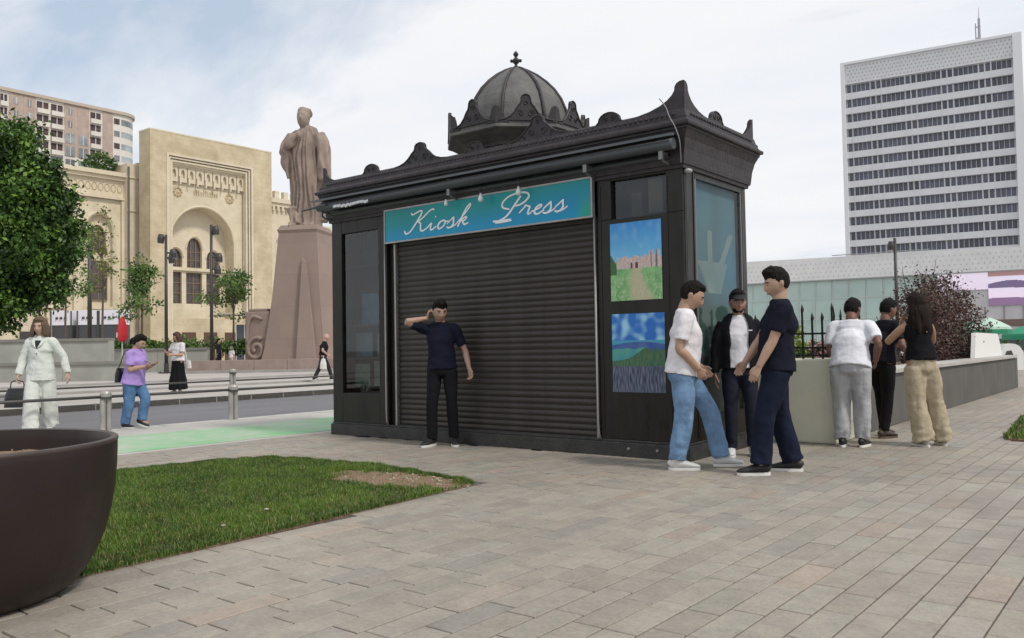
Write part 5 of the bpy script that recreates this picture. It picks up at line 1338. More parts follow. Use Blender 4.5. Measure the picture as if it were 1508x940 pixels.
def hand(b, w, d, n_, side, curl, sc=1):
    """palm, four bent fingers of different lengths and a thumb leaving the side of the palm"""
    d = d.normalized(); n_ = (n_-d*n_.dot(d)).normalized(); s = d.cross(n_)*side      # s points to the thumb side
    b.tube([w-d*.02, w+d*.02, w+d*.055, w+d*.088], [(.026*sc,.019*sc),(.033*sc,.017*sc),(.041*sc,.0155*sc),(.039*sc,.012*sc)], 14, side=s)
    for i, (ln, off) in enumerate(((.072,.030),(.080,.010),(.074,-.010),(.058,-.029))):
        p = w+d*(.084-.004*abs(i-1))+s*off; a = .12+.05*i; pts = [p-d*.012, p]; r = [.0095*sc,.0092*sc]
        for j, fr in enumerate((.46,.30,.24)):
            a += curl*(.75+.12*i)*(1.0 if j else .8); dd = d*math.cos(a)+n_*math.sin(a)+s*(off*.8); p = p+dd.normalized()*ln*fr; pts.append(p); r.append((.0088-.0010*j)*sc)
        b.tube(pts, r, 8)
    p = w+d*.022+s*.026; dd = (d*.72+s*.62+n_*.30).normalized(); p2 = p+dd*.036; d2 = (d*.90+s*.22+n_*(.25+curl*.6)).normalized(); p3 = p2+d2*.030; p4 = p3+(d2+n_*curl*.5).normalized()*.022
    b.tube([p-dd*.015, p, p2, p3, p4], [.013*sc,.014*sc,.0108*sc,.0098*sc,.0075*sc], 8)
def rotz(v, a): c, s = math.cos(a), math.sin(a); return V3((v.x*c-v.y*s, v.x*s+v.y*c, v.z))
def person(label, loc, rz, h, sp, near=True):
    s = h/1.75; t = thing('person', label, 'person', loc, rz); far = not near
    g = lambda k, d=None: sp.get(k, d)
    P = lambda v: V3(v)*s
    w = g('w', 1.0)*s; fem = g('fem', False)
    pel = P(g('pel', (0,0,.93))); sho = P(g('sho', (0,.01,1.42))); py = R(g('pyaw', 0)); sy = R(g('syaw', 0))
    pa = rotz(V3((1,0,0)), py); sa = rotz(V3((1,0,0)), sy)
    sw = (.165 if fem else .185)*w; hw = .088*w
    hipL, hipR = pel+pa*hw-V3((0,0,.02*s)), pel-pa*hw-V3((0,0,.02*s))
    shL, shR = sho+sa*sw, sho-sa*sw
    skin = skin_mat(g('skin', (.42,.27,.20)))
    # legs
    legs = []
    for sd, hip, key in ((1,hipL,'L'),(-1,hipR,'R')):
        a = g('ank'+key, (sd*.10, 0.02)); az = a[2] if len(a) > 2 else .085
        ank = V3((a[0]*s, a[1]*s, az*s)); bend = g('bend'+key, .004); tot = (ank-hip).length*(1+bend); tot = min(tot, .90*s) if bend > .02 else tot
        kn, ank2 = ik(hip, ank, .506*tot, .494*tot, V3(g('knee'+key, (sd*.15,-1,0))))
        legs.append((sd, hip, kn, ank2, R(g('foot'+key, sd*8)), R(g('fp'+key, 0))))
    # arms
    arms = []
    for sd, sh_, key in ((1,shL,'L'),(-1,shR,'R')):
        wr = P(g('wr'+key, (sd*.27, -.02, .86))); el, wr2 = ik(sh_-V3((0,0,.045*s)), wr, .275*s, .255*s, V3(g('el'+key, (sd*.5, .8, -.1))))
        arms.append((sd, sh_-V3((sd*.008*s,0,.045*s)), el, wr2, V3(g('palm'+key, (-sd,.15,0))), g('curl'+key, .35), g('hd'+key, None)))
    hy, hp, hr = (R(a) for a in g('head', (0,0,0)))
    nk = sho+V3((0,0,.035*s)); ho = V3(g('ho', (0,-.025,.155)))
    RH = Matrix.Rotation(sy*.5+hy, 3, 'Z') @ Matrix.Rotation(hp, 3, 'X') @ Matrix.Rotation(hr, 3, 'Y')
    hc = sho+ho*s+V3((0,0,.016*s)); hs = g('hs', 1.06)*s
    TH = lambda v: hc+RH@(v*hs)
    spine = pel.lerp(sho, .5)+V3((0,g('belly',0)*-.3,0))*s
    # --- body (skin): one continuous surface
    b = MB(); n = 20
    av = lambda q: pa.lerp(sa, q).normalized()
    b.tube([pel-V3((0,0,.10*s)), pel, spine, sho-V3((0,0,.14*s)), sho-V3((0,0,.03*s)), nk], [(.10*w,.08*w),(.155*w,.105*w),(.125*w,.095*w),(.16*w,.11*w),(.15*w,.075*w),(.06*w,.055*w)], n, side=[pa,pa,av(.5),sa,sa,sa], sub=3)
    b.tube([sho-V3((0,0,.05*s)), nk+V3((0,0,.01*s)), TH(V3((0,.012,-.055))), TH(V3((0,.008,-.02)))], [(.075*w,.065*w),(.056*w,.057*w),(.052*w,.055*w),(.05*w,.05*w)], 16, side=sa, sub=3)
    head_shape(b, TH)
    for e in (-1,1):
        b.tube([TH(V3((e*.070,.012,-.026))), TH(V3((e*.079,.016,-.004))), TH(V3((e*.081,.018,.022)))], [(.010*hs,.006*hs),(.019*hs,.007*hs),(.014*hs,.007*hs)], 10, side=RH@V3((0,1,0)), sub=2)
    for sd, hip, kn, an, fy, fp in legs:
        b.tube([hip+V3((0,0,.03*s)), hip.lerp(kn,.3), kn, kn.lerp(an,.3), an], [.082*w,.078*w,.053*w,.055*w,.036*w], 14, sub=3)
        fd = rotz(V3((0,-1,0)), fy); b.tube([an-fd*.04*s, an+fd*.05*s-V3((0,0,.03*s)), an+fd*.14*s-V3((0,0,.055*s))], [(.032*s,.035*s),(.036*s,.03*s),(.035*s,.015*s)], 10, side=rotz(V3((1,0,0)),fy))
    for sd, sh_, el, wr, pn, cu, hd in arms:
        b.tube([sh_-V3((sd*.03*s,0,0)), sh_.lerp(el,.35), el, el.lerp(wr,.3), wr], [.045*w,.045*w,.037*w,.039*w,.0255*w], 14, sub=3)
        hand(b, wr, (V3(hd) if hd else wr-el), pn, -sd, cu, 1.0*s/1.0)
    remesh(b, 'body', skin, t, .0058*s if near else .013, 2, deci=.35 if near else .6)
    # --- face details
    if near:
        for e in (-1,1):
            b = MB(); b.cur = (.30,.27,.25); b.ball((0,0,0), .0098*hs, 12, 9)
            me = b.mesh('eye', mat('eye', attr=True, rough=.15, spec=.6), True, True)
            ca = me.color_attributes['Col'].data
            for p in me.polygons:
                if p.center.y < -.0062*hs:
                    for li in p.loop_indices: ca[li].color = (.03,.018,.012,1)
            link('eye', me, t, TH(V3((e*.031,-.0790,.006))), RH.to_euler())
            b = MB(); b.tube([TH(V3((e*.014,-.094,.025))), TH(V3((e*.032,-.093,.031))), TH(V3((e*.050,-.080,.026)))], [(.0028*hs,.0045*hs)]*3, 8, side=RH@V3((0,1,0)), sub=3); b.build('eyebrow', mat('dark_hair_brow', (.03,.02,.015), .8), t)
        b = MB(); b.tube([TH(V3((-.022,-.0835,-.063))), TH(V3((0,-.0935,-.0615))), TH(V3((.022,-.0835,-.063)))], [(.0030*hs,.003*hs),(.0045*hs,.0068*hs),(.0030*hs,.003*hs)], 10, side=RH@V3((0,1,0)), sub=4); b.build('mouth', mat('lips', (.27,.125,.105), .55), t, smooth=True)
    # --- hair
    hk = g('hair', 'short'); hcx = g('hairc', (.018,.014,.012)); hm = mat('hair_%d_%d_%d' % tuple(int(c*1000) for c in hcx), tuple(c*.55 for c in hcx) if hcx[0] < .05 else hcx, .8, spec=.2, var=.4, vscale=30, stretch=(1,1,.25), bump=.8, bscale=70)
    if hk != 'bald':
        b = MB(); th_ = .016 if hk == 'short' else .020
        def grow(x, y, z, dx, dy, dz):
            front = .60; line = (front if dy < -.45 else front+(dy+.45)*(-1.25)) if dy < .38 else -.44
            m_ = sm(line-.07, line+.07, dz); thk = .045+(.16+th_)*sm(-.2,.75,dz) if hk == 'short' else .10+th_/.09
            k = .91+(.09+thk)*m_
            nzz = .006*noise.noise(V3((x*70,y*70,z*50)))+.010*noise.noise(V3((x*28,y*28,z*28)))*sm(0,.6,dz)
            q = V3((x,y,z)); q = q*k+q.normalized()*nzz*m_
            if g('quiff') and dy < 0 and dz > .4: q.z += .014*m_; q.y -= .010
            return q.x, q.y, q.z
        head_shape(b, TH, 40, 30, grow)
        if hk == 'long':
            L_ = g('hairlen', .34)
            for k in range(9):
                a = -1.25+2.5*k/8; x, y = .075*math.sin(a), .088*math.cos(a)
                p0 = V3((x,y*.9,.04)); p1 = V3((x*1.25,y*1.1+.01,-.08)); pts = [TH(p0), TH(p1)]; zz = pts[-1].copy()
                for j in range(1,4): zz = zz+V3((x*.05,y*.08+.01*math.sin(k*2+j),-L_/3))*hs; pts.append(zz.copy())
                b.tube(pts, [(.03*hs,.024*hs),(.036*hs,.028*hs),(.038*hs,.026*hs),(.034*hs,.022*hs),(.012*hs,.010*hs)], 8, sub=3)
        if hk == 'bob':
            for k in range(14):
                a = -2.25+4.5*k/13; x, y = .080*math.sin(a), .085*math.cos(a)
                pts = [TH(V3((x*.9,y*.9,.06))), TH(V3((x*1.2,y*1.1+.005,-.01))), TH(V3((x*1.35,y*1.2+.01,-.08))), TH(V3((x*1.25,y*1.15+.01,-.13)))]
                b.tube(pts, [.024*hs,.028*hs,.028*hs,.013*hs], 8, sub=3)
        if hk == 'pony':
            b.ball(TH(V3((0,.10,.03))), (.035*hs,.035*hs,.035*hs), 10, 8); b.tube([TH(V3((0,.11,.03))),TH(V3((.01,.155,-.02))),TH(V3((.0,.14,-.10)))],[.026*hs,.03*hs,.010*hs],8,sub=3)
        remesh(b, 'hair', hm, t, .0062*s if near else .012, 1, lambda c, q: .0035*noise.noise(V3((c.x*70,c.y*70,c.z*28))), deci=.5)
    if g('beard'):
        b = MB()
        def gb(x,y,z,dx,dy,dz):
            m_ = sm(-.30,-.50,dz)*sm(.4,.0,dy)*(1-.95*math.exp(-(x/.028)**2-((z+.060)/.014)**2)); k = .93+.075*m_; return x*k, y*k-.003*m_, z*(.95+.055*m_)
        head_shape(b, TH, 32, 26, gb); b.build('beard', hm, t, smooth=True)
    if g('cap'):
        b = MB()
        def gc(x,y,z,dx,dy,dz):
            m_ = sm(.30,.42,dz+.22*dy*0); k = .88+.28*m_; return x*k, y*k, (z*(.9+.20*m_) if m_ > .5 else z*.9)
        head_shape(b, TH, 32, 26, gc); b.tube([TH(V3((0,-.07,.052))), TH(V3((0,-.118,.050))), TH(V3((0,-.155,.040)))], [(.070*hs,.008*hs),(.066*hs,.006*hs),(.035*hs,.005*hs)], 16, side=RH@V3((1,0,0)), sub=3)
        remesh(b, 'cap', mat('cap_cloth', (.018,.018,.02), .85), t, .007, 2)
    # --- clothes
    def wr_disp(amp, fz=9, fx=5):
        def f(c, q):
            a = noise.noise(V3((c.x*fx*2, c.y*fx*2, c.z*fz))+V3((loc[0],loc[1],0))); a2 = noise.noise(V3((c.x*20, c.y*20, c.z*30)))
            return amp*(a*1.0-abs(noise.noise(V3((c.x*fx+c.z*6, c.y*fx, c.z*fz*.6))))*1.1+.25*a2)
        return f
    vox = .0105*s if near else .016
    kind = g('top', 'tee'); loose = g('loose', 1.0); hem = g('hem', .02)
    tm = cloth(*g('topm', ('white_tee', (.72,.71,.73))))
    b = MB()
    hz = pel+V3((0,0,(hem)*s)); be = g('belly', 0)
    fw = lambda r: (r[0]*w*loose, r[1]*w*loose)
    chest = (.178,.128) if not fem else (.165,.125)
    low = pel-V3((0,0,-hem*s))
    offs = V3((0,-be,0))*s
    b.tube([low, low.lerp(sho,.22)+offs*.6, spine+offs, sho-V3((0,0,.17*s))+offs*.2, sho-V3((0,0,.06*s)), sho+V3((0,0,.012*s)), nk+V3((0,0,.012*s))],
           [fw((.190,.144)), fw((.178,.134)), fw((.162 if not fem else .145,.125)), fw(chest), (.178*w,.100*w), (.135*w,.080*w), (.066*w,.064*w)], 24, side=[pa,pa,av(.5),sa,sa,sa,sa], sub=4)
    slv = g('sleeve', 'short')
    if slv != 'none':
        for sd, sh_, el, wr, pn, cu, hd in arms:
            if slv == 'short':
                b.ball(sh_+V3((-sd*.012*s,0,0)), .069*w, 14, 10); e_ = sh_.lerp(el, .76); b.tube([sh_+V3((-sd*.06*s,0,.012*s)), sh_, sh_.lerp(el,.4), e_], [.060*w,.068*w,.065*w*min(loose,1.08),.063*w*min(loose,1.12)], 16, sub=4)
            else:
                e_ = el.lerp(wr, .96); r_ = g('slr', 1.0); b.tube([sh_+V3((-sd*.06*s,0,.012*s)), sh_, sh_.lerp(el,.4), el, el.lerp(wr,.45), e_], [.05*w,.062*w*r_,.060*w*r_,.052*w*r_,.048*w*r_,.044*w*r_], 16, sub=4)
    top = remesh(b, {'tee':'tshirt','jacket':'inner_shirt','blazer':'jacket','tank':'tank_top'}[kind], tm, t, vox, 3, wr_disp(.010 if kind != 'blazer' else .011))
    if kind == 'jacket':                                    # open jacket over the tee: two fronts and a back
        jm = cloth('black_jacket', (.012,.012,.015))
        b = MB()
        for a0, a1 in ((0,1),):
            rows = []; zs = [pel+V3((0,0,-.03*s)), low.lerp(sho,.35), spine, sho-V3((0,0,.17*s)), sho-V3((0,0,.06*s)), sho+V3((0,0,.03*s)), nk+V3((0,0,.035*s))]
            rr = [(.205,.165),(.20,.16),(.195,.155),(.205,.155),(.20,.122),(.14,.098),(.082,.085)]
            for c_, r_ in zip(zs, rr):
                row = []
                for k in range(25):
                    an_ = -PI/2+.50+(2*PI-1.0)*k/24; row.append(c_+sa*math.cos(an_)*r_[0]*w+rotz(V3((0,1,0)),sy)*math.sin(an_)*r_[1]*w)
                rows.append(row)
            for i in range(len(rows)-1):
                for k in range(24):
                    A = [rows[i][k],rows[i][k+1],rows[i+1][k+1],rows[i+1][k]]; Cc = [zs[i],zs[i],zs[i+1],zs[i+1]]
                    Bq = [p+(c-p).normalized()*.018 for p, c in zip(A, Cc)]; b.quad(*A); b.quad(*reversed(Bq))
                    if k == 0: b.quad(A[0],A[3],Bq[3],Bq[0])
                    if k == 23: b.quad(A[2],A[1],Bq[1],Bq[2])
                    if i == 0: b.quad(A[1],A[0],Bq[0],Bq[1])
                    if i == len(rows)-2: b.quad(A[3],A[2],Bq[2],Bq[3])
        for sd, sh_, el, wr, pn, cu, hd in arms:
            e_ = el.lerp(wr, .97); b.tube([sh_-V3((sd*.035*s,0,0)), sh_.lerp(el,.4), el, el.lerp(wr,.45), e_], [.074*w,.070*w,.061*w,.056*w,.048*w], 16, sub=4)
        remesh(b, 'jacket', jm, t, .0105, 2, wr_disp(.009))
        b = MB(); p = sho+sa*.105*w-V3((0,.142*w,.12*s)); b.box(p.x-.022,p.x+.022,p.y-.012,p.y+.01,p.z-.006,p.z+.006); b.build('chest_badge', mat('white_badge', (.7,.7,.7), .6), t)
    if kind == 'blazer':
        b = MB()
        for e in (-1,1): b.tube([nk+V3((e*.055,-.02,.03))*s, sho+V3((e*.062,-.105,-.05))*s, spine+V3((e*.012,-.142,.10))*s], [(.012*s,.02*s),(.008*s,.026*s),(.006*s,.008*s)], 8, side=V3((0,1,0)), sub=3)
        b.build('lapels', tm, t, smooth=True)
        b = MB(); b.tube([sho+V3((0,-.088,-.03))*s, sho+V3((0,-.128,-.12))*s, spine+V3((0,-.132,.10))*s], [(.05*s,.012*s),(.045*s,.012*s),(.008*s,.006*s)], 10, side=V3((1,0,0)), sub=3); b.build('black_top', mat('black_camisole', (.012,.012,.015), .8), t, smooth=True)
        b = MB(); b.ball(spine+V3((0,-.145,.02))*s, .010*s, 8, 6); b.build('button', m_dark, t)
    # trousers or skirt
    bk = g('bot', 'trousers'); bm_ = cloth(*g('botm', ('dark_trousers', (.015,.015,.018))))
    b = MB(); wst = g('waist', .10)
    top_ = pel+V3((0,0,wst*s))
    lr = g('legr', (.100,.088,.070,.064,.062)); gap_ = g('cuff', .02)
    b.tube([top_, pel+V3((0,0,.02*s)), pel-V3((0,0,.075*s)), pel-V3((0,0,.12*s))], [(.140*w,.100*w),(.158*w,.118*w),(.164*w,.124*w),(.11*w,.09*w)], 22, side=pa, sub=3)
    if bk == 'trousers':
        for sd, hip, kn, an, fy, fp in legs:
            e_ = an+(an-kn).normalized()*-gap_*s-V3((0,0,.015*s)); b.tube([hip+V3((0,0,.01*s)), hip.lerp(kn,.12), hip.lerp(kn,.45), kn, kn.lerp(an,.55), e_], [.070*w]+[r*w for r in lr], 18, sub=4)
        am = g('fold', .010)
        def td(c, q):
            f = .8*sm(.32*s,.10*s,c.z)+.35*math.exp(-((c.z-.5*s)/.06)**2)+.15
            return am*f*(noise.noise(V3((c.x*11, c.y*11, c.z*17+c.x*7)))-.6*abs(noise.noise(V3((c.x*7+c.z*5, c.y*7+c.z*6, c.z*9)))))+am*.75*noise.noise(V3((c.x*15,c.y*15,c.z*3.5)))
        remesh(b, 'trousers', bm_, t, vox, 3, td)
    else:
        b.tube([pel, pel-V3((0,0,.3*s)), V3((pel.x,pel.y,.35*s)), V3((pel.x,pel.y+.01,g('skz',.14)*s))], [(.165*w,.125*w),(.185*w,.15*w),(.22*w,.20*w),(.235*w,.22*w)], 24, side=pa, sub=4)
        remesh(b, 'skirt', bm_, t, vox, 2, lambda c, q: .016*math.sin(math.atan2(c.y,c.x)*9+c.z*2)*sm(.9,.3,c.z))
    # shoes
    smt = mat('%s' % g('shoem', ('black_shoe', (.015,.015,.016)))[0], g('shoem', ('black_shoe', (.015,.015,.016)))[1], .55, var=.1)
    slm = mat('sole_%s' % g('sole', ('white', (.70,.69,.66)))[0], g('sole', ('white', (.70,.69,.66)))[1], .7)
    for sd, hip, kn, an, fy, fp in legs:
        fd = rotz(V3((0,-1,0)), fy); fs = rotz(V3((1,0,0)), fy); q = .92 if fem else 1.0
        Rp = Matrix.Rotation(fp, 3, fs)
        A0 = V3((an.x, an.y, an.z)); 
        def L(u, z): return A0+Rp@(fd*u*q*s+V3((0,0,(z-.085)*s)))
        b = MB(); b.tube([L(-.078,.045),L(-.06,.055),L(-.02,.065),L(.04,.058),L(.11,.045),L(.165,.036),L(.195,.030)], [(.018*s,.024*s),(.034*s,.040*s),(.038*s,.048*s),(.042*s,.036*s),(.048*s,.026*s),(.042*s,.019*s),(.018*s,.010*s)], 16, side=fs, sub=3)
        b.tube([L(-.02,.06),L(-.012,.12)],[(.038*s,.046*s),(.040*s,.045*s)],14,side=fs)
        shoe = b.build('shoe', smt, t, smooth=True)
        b = MB(); out = []
        for k in range(20):
            a = 2*PI*k/20; u = .057+.140*math.cos(a); wd = (.040+.010*sm(-.05,.14,u))*(abs(math.sin(a))**.8)*(1 if math.sin(a) > 0 else -1); out.append((u, wd))
        base = len(b.v)
        for z in (0,.024):
            for u, wd in out: b.v.append(tuple(L(u, z)+Rp@(fs*wd*s)))
        nn = len(out); b.f.append(tuple(range(nn))); b.c.append(b.cur); b.f.append(tuple(nn+k for k in reversed(range(nn)))); b.c.append(b.cur)
        for k in range(nn): k2 = (k+1) % nn; b.f.append((k2,k,nn+k,nn+k2)); b.c.append(b.cur)
        b.build('sole', slm, shoe, fix=True)
    if g('belt'):
        b = MB(); b.tube([top_-V3((0,0,.02*s)), top_+V3((0,0,.005*s))], [(.150*w,.110*w)]*2, 24, side=pa); b.build('waistband', bm_, t)
    t['_wr'] = [list(a[3]) for a in arms]
    return t, arms, s
def face(dx, dy):                                           # rotation so that the figure's front (-Y) looks along a world direction
    return math.atan2(dy, dx)+PI/2
SR = V3((ux.x, ux.y, 0)); FW = V3((-.622,.783,0)).normalized()    # screen right, away from camera
def dirw(r, f): v = SR*r+FW*f; return face(v.x, v.y)
def bag(label, name, pts_box, loc, rz, m, strap=None):
    t = thing(name, label, 'bag', loc, rz); w_, d_, h_ = pts_box
    b = MB(); b.tube([(0,0,0),(0,0,h_*.5),(0,0,h_)],[(w_*.5,d_*.5),(w_*.48,d_*.46),(w_*.36,d_*.2)],16,side=(1,0,0),sub=3); b.build('bag_body', m, t, smooth=False)
    b = MB(); b.tube(strap or [(-w_*.25,0,h_*.95),(-w_*.2,0,h_*1.35),(w_*.2,0,h_*1.35),(w_*.25,0,h_*.95)],[.008]*len(strap or [0]*4),8,sub=4); b.build('handle', m, t); return t

# 1 man on the phone before the shutter
L1 = G(653,656); 
person('man in navy tee, hand raised to his ear, before the roller shutter', (L1.x,L1.y,0), dirw(-.10,-1), 1.74, dict(
    ankL=(.13,.0), ankR=(-.13,-.05), footL=16, footR=-24, pel=(.0,0,.935), sho=(-.015,.0,1.41), w=.97, syaw=-4,
    wrL=(.335,-.07,.885), elL=(.25,1,0), curlL=.5, palmL=(-.5,-.6,0), wrR=(-.165,-.045,1.50), elR=(-1,-.35,-.5), hdR=(.30,-.05,1), palmR=(1,.1,-.2), curlR=.7,
    head=(28,14,0), ho=(.0,-.04,.145), skin=(.40,.25,.19), topm=('navy_tee',(.010,.011,.025)), botm=('black_trousers',(.010,.010,.012)), legr=(.098,.086,.070,.066,.068), hem=-.04, quiff=True, loose=1.0, fold=.008))
# 2 man in white tee and light jeans, leaning forward, seen from his right-hand side
L2 = G(1022,690)
person('man in white tee and pale blue jeans, hand in pocket, at the kiosk corner', (L2.x,L2.y,0), dirw(1,-.12), 1.78, dict(
    pel=(0,.09,.90), sho=(0,.05,1.39), ankR=(-.10,.15), ankL=(.10,-.26,.09), footR=2, footL=8, bendL=.015, w=1.06, belly=.02,
    wrR=(-.185,-.045,.895), elR=(-.3,1,0), hdR=(.35,-.45,-1), palmR=(.9,0,0), curlR=.5, wrL=(.18,-.10,.90), elL=(.5,.8,0),
    head=(0,26,0), ho=(.0,-.065,.14), skin=(.42,.26,.18), topm=('white_tee',(.74,.71,.74)), botm=('pale_jeans',(.17,.28,.44),.3,.5), legr=(.104,.096,.082,.078,.076), hem=-.06, loose=1.08,
    shoem=('white_sneaker',(.62,.62,.61)), hair='short', hairc=(.016,.012,.011), fold=.014, beard=False))
# 3 man with the open black jacket
L3 = G(1092,671)
person('man in flat dark cap and open black jacket over a white tee, facing the camera', (L3.x,L3.y,0), dirw(-.18,-1), 1.70, dict(
    top='jacket', ankL=(.12,.0), ankR=(-.10,-.02), wrR=(-.25,-.02,.83), wrL=(.22,-.16,.96), elL=(.6,.8,0), palmL=(-.8,.2,.5), sleeve='none', cap=True, hair='short', beard=True,
    head=(8,6,0), skin=(.34,.19,.14), topm=('white_inner_tee',(.70,.69,.72)), botm=('dark_blue_jeans',(.018,.020,.032)), hem=-.02, shoem=('white_sneaker',(.62,.62,.61)), loose=1.05))
# 4 man all in navy, back three-quarter
L4 = G(1142,697)
person('tall man in navy tee and dark jeans facing left towards the kiosk corner', (L4.x,L4.y,0), dirw(-1,.12), 1.80, dict(
    ankL=(.11,-.14,.085), ankR=(-.12,.17,.085), footL=4, footR=-14, pel=(0,.03,.925), sho=(0,.075,1.43), w=1.08, belly=.01,
    wrL=(.19,-.15,.895), elL=(.3,1,-.1), palmL=(-.7,.5,0), curlL=.3, wrR=(-.20,-.20,.93), elR=(-.5,.8,0),
    head=(6,12,0), ho=(.0,-.02,.155), skin=(.44,.28,.20), topm=('dark_navy_tee',(.009,.010,.020)), botm=('navy_jeans',(.010,.014,.030),.25,.4), legr=(.106,.098,.084,.082,.088), hem=-.06, loose=1.06, quiff=True, fold=.013))
# 5 man in white tee, light grey joggers, back view
L5 = G(1256,658)
person('man in white tee and light grey joggers seen from behind, beside the cream planter block', (L5.x,L5.y,0), dirw(.62,1), 1.74, dict(
    pel=(.0,.04,.90), sho=(.0,-.13,1.345), ankL=(.10,.03), ankR=(-.10,-.02), w=1.07,
    wrR=(-.24,-.12,.93), elR=(-.4,.9,-.1), wrL=(.14,-.30,1.04), elL=(.3,.9,-.6), head=(-12,26,0), ho=(.0,-.085,.125), skin=(.17,.08,.055),
    topm=('white_back_tee',(.72,.72,.76)), botm=('light_grey_joggers',(.40,.40,.41),.1,.5), legr=(.110,.102,.088,.085,.078), hem=-.05, loose=1.10, fold=.018, shoem=('black_trainer',(.015,.015,.018))))
# 6 dark clothed person beyond him
L6 = G(1302,644)
person('person in dark clothes half hidden behind the man in grey joggers', (L6.x,L6.y,0), dirw(.85,.45), 1.72, dict(
    pel=(.0,.02,.91), sho=(.0,-.08,1.37), ankL=(.12,-.16), ankR=(-.08,.10), head=(-8,20,0), ho=(.0,-.06,.14), skin=(.20,.10,.075),
    wrR=(-.20,-.20,1.0), wrL=(.15,-.26,1.08), topm=('dark_top',(.012,.011,.018)), botm=('black_slacks',(.009,.008,.009)), hem=-.03, shoem=('dark_brown_shoe',(.05,.03,.025)), sole=('brown',(.12,.08,.06)), hairc=(.012,.014,.012)))
# 7 woman in beige trousers, back view, hands up at her face
L7 = G(1363,657)
person('woman with long hair, black sleeveless top and wide beige trousers seen from behind', (L7.x,L7.y,0), dirw(-.12,1), 1.68, dict(
    fem=True, top='tank', sleeve='none', hair='long', hairlen=.24, hairc=(.030,.018,.014), pel=(.02,.0,.925), sho=(.03,-.02,1.40), ankL=(.045,.05), ankR=(-.23,-.03), footR=-10,
    wrL=(.12,-.21,1.34), elL=(1,.25,-.9), wrR=(-.06,-.21,1.34), elR=(-1,.25,-.9), hdL=(-.3,-.2,1), hdR=(.3,-.2,1), palmL=(-.6,.8,0), palmR=(.6,.8,0), head=(0,14,0), skin=(.38,.22,.13),
    topm=('black_tank',(.008,.008,.010)), botm=('beige_trousers',(.42,.355,.25),.15,.6), legr=(.108,.112,.108,.110,.112), hem=.035, waist=.11, loose=.97, w=.98, fold=.024, cuff=-.01, belt=True,
    shoem=('pale_trainer',(.45,.43,.38))))
# 8 woman in white suit
L8 = G(60,640)
person('woman in a loose white trouser suit with black top walking behind the bowl planter', (L8.x,L8.y,0), dirw(.10,-1), 1.70, dict(
    fem=True, top='blazer', sleeve='long', slr=1.12, hair='bob', hairc=(.15,.10,.07), pel=(0,0,.93), sho=(0,.0,1.41), ankL=(.08,.16,.12), ankR=(-.07,-.16,.09), syaw=-6,
    wrL=(.37,.02,.89), elL=(.6,.8,0), wrR=(-.27,-.10,.87), elR=(-.6,.7,0), curlR=.9, head=(0,4,0), skin=(.48,.31,.24), topm=('white_blazer',(.62,.64,.60),.08,.5), botm=('white_trousers',(.64,.65,.61),.08,.5),
    legr=(.108,.108,.105,.108,.110), hem=-.14, loose=1.10, w=1.02, shoem=('white_pump',(.6,.58,.55)), fold=.016))
bb = V3((L8.x,L8.y,0)); rz8 = dirw(.10,-1); hw8 = rotz(V3((-.272,-.105,0)), rz8)
bag('black handbag carried low by the woman in the white suit', 'handbag', (.36,.16,.27), (bb.x+hw8.x,bb.y+hw8.y,.40), rz8, mat('black_leather', (.012,.012,.013), .35, bump=.2))
# 9 woman in lilac tee walking right
L9 = G(197,631)
person('woman in lilac tee and blue jeans walking right while holding a phone', (L9.x,L9.y,0), dirw(1,-.15), 1.48, dict(
    fem=True, hair='pony', hairc=(.016,.012,.012), w=1.16, pel=(0,.02,.90), sho=(0,-.045,1.38), ankR=(-.07,.12,.09), ankL=(.07,-.10,.14), bendL=.06, footL=0, fpL=18, kneeL=(0,-1,0), kneeR=(0,-1,0), belly=.02,
    wrR=(-.13,-.30,1.11), elR=(-.4,.9,-.5), wrL=(.07,-.32,1.12), elL=(.4,.9,-.5), palmR=(.3,0,1), palmL=(-.3,0,1), curlL=.5, curlR=.5, head=(0,26,0), ho=(0,-.07,.14), skin=(.45,.28,.20),
    topm=('lilac_tee',(.40,.27,.62)), botm=('mid_blue_jeans',(.10,.20,.36),.3,.5), legr=(.108,.098,.078,.072,.070), hem=-.10, loose=1.14, fold=.014))
rz9 = dirw(1,-.15); o9 = V3((L9.x,L9.y,0)); q = rotz(V3((-.03,-.335*.86,0)), rz9)
ph = MB(); ph.box(-.036,.036,-.075,.075,-.004,.004); po = ph.build('phone', mat('phone_black', (.015,.015,.02), .2), bevel=.004); po.location = (o9.x+q.x, o9.y+q.y, .985); po.rotation_euler = (R(25),0,rz9); tag(po, 'dark phone in the hands of the woman in lilac', 'phone')
q = rotz(V3((-.03,.20,0)), rz9)
bag('black shoulder bag hanging behind the woman in lilac', 'shoulder_bag', (.24,.12,.22), (o9.x+q.x,o9.y+q.y,.70), rz9, mat('black_leather', (.012,.012,.013), .35, bump=.2), [(-.06,0,.2),(-.05,-.05,.32),(-.06,-.09,.42),(-.07,-.17,.49)])
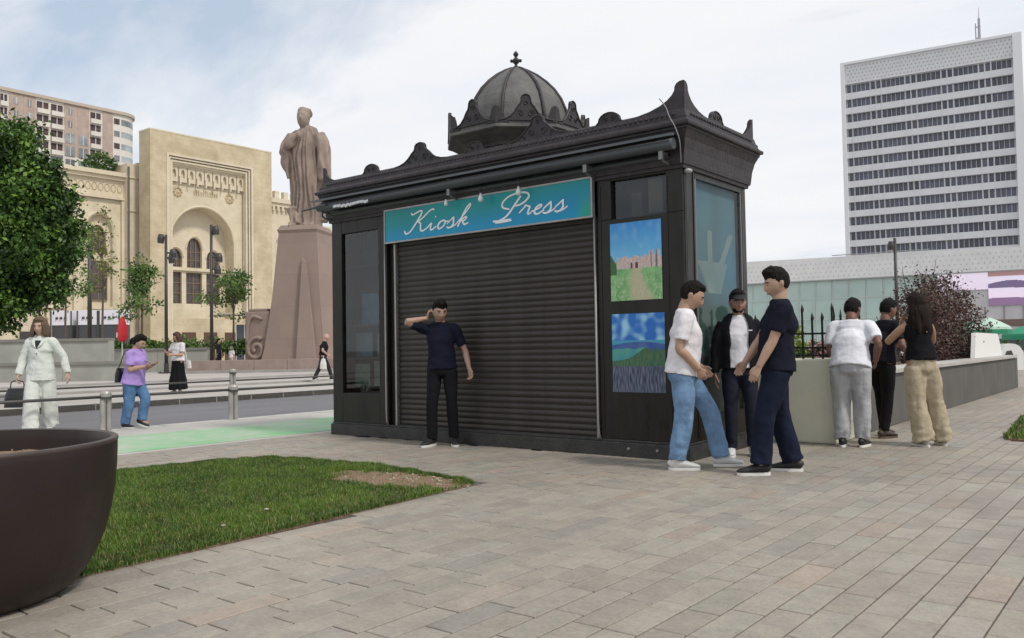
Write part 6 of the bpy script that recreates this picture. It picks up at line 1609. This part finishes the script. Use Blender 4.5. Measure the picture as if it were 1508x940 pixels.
# 10 woman in white top and long black skirt
L10 = G(262,582)
person('woman in white top and long black skirt standing between the two lamp posts', (L10.x,L10.y,.03), dirw(-.5,-1), 1.68, dict(
    fem=True, bot='skirt', hair='bob', hairc=(.10,.055,.04), w=1.1, botm=('black_skirt',(.010,.010,.012)), topm=('white_blouse',(.70,.66,.68)), wrR=(-.16,-.28,1.18), elR=(-.5,.8,-.4), wrL=(.10,-.27,1.10), elL=(.5,.8,-.4),
    head=(-10,18,0), skin=(.45,.28,.21), hem=.0, loose=1.08, shoem=('white_sneaker',(.62,.62,.61)), ankL=(.08,0), ankR=(-.10,-.05)), near=False)
q = L10+SR*.30-FW*.05
bag('small white handbag beside the woman in the black skirt', 'handbag', (.26,.12,.22), (q.x,q.y,.72), 0, mat('white_leather', (.65,.62,.58), .5), [(-.05,0,.2),(-.14,0,.45),(-.22,0,.62)])
# 11 walking man by the monument
L11 = D(476,556,29.5)
person('bald man in black tee walking past the monument', (L11.x,L11.y,.086), dirw(1,.25), 1.74, dict(
    hair='bald', ankL=(.07,-.30,.10), ankR=(-.07,.30,.12), pel=(0,0,.87), sho=(0,-.06,1.35), fpR=-25, wrL=(.22,.12,.88), wrR=(-.22,-.16,.90), head=(0,8,0), ho=(0,-.06,.15), skin=(.50,.30,.24), w=1.05,
    topm=('black_tee',(.015,.014,.016)), botm=('charcoal_trousers',(.035,.033,.036)), shoem=('black_trainer',(.015,.015,.018))), near=False)
b = MB(); q = L11+SR*.06-FW*.24; b.tube([(0,0,0),(0,0,.18),(0,0,.36)],[(.12,.05),(.11,.05),(.06,.02)],10,side=(SR.x,SR.y,0)); b.tube([(0,0,.35),(0,0,.46)],[.012,.012],6); o_ = b.build('carrier_bag', mat('white_plastic', (.68,.66,.64), .5)); o_.location = (q.x,q.y,.50); tag(o_, 'white carrier bag held by the walking bald man', 'bag')
# small figures beyond the hedge
def small(label, px, py, dist, h, rz, sp, z=.146):
    o = D(px, py, dist); sp.setdefault('w', 1.0); person(label, (o.x,o.y,z), rz, h, sp, near=False)
small('distant person in dark clothes standing just right of the second lamp post', 322, 530, 43.5, 1.7, dirw(1,-.3), dict(topm=('far_dark',(.02,.02,.025)), fem=True, hair='pony'))
small('distant person in white sitting low by the hedge right of the second lamp post', 341, 520, 41.9, 1.3, dirw(-.5,-1), dict(topm=('white_blouse',(.70,.66,.68)), botm=('pale_slacks',(.45,.42,.40)), hairc=(.16,.16,.17), hair='bob', fem=True))
small('distant person in yellow top behind the hedge, left of the red parasol', 164, 516, 46, 1.65, dirw(.2,-1), dict(topm=('yellow_top',(.50,.45,.25)), fem=True, hair='long'))
small('distant person in white shirt behind the hedge between the lamp posts', 290, 516, 52, 1.7, dirw(-.6,-1), dict(topm=('white_blouse',(.70,.66,.68))))
small('distant person in pale dress walking right of the leftmost stall', 108, 512, 50, 1.66, dirw(1,0), dict(topm=('pale_pink',(.6,.45,.45)), fem=True, hair='long'))
small('distant man in grey top passing behind the hedge left of the first lamp', 222, 516, 52, 1.75, dirw(-1,0), dict(topm=('mid_grey_top',(.18,.18,.19))))
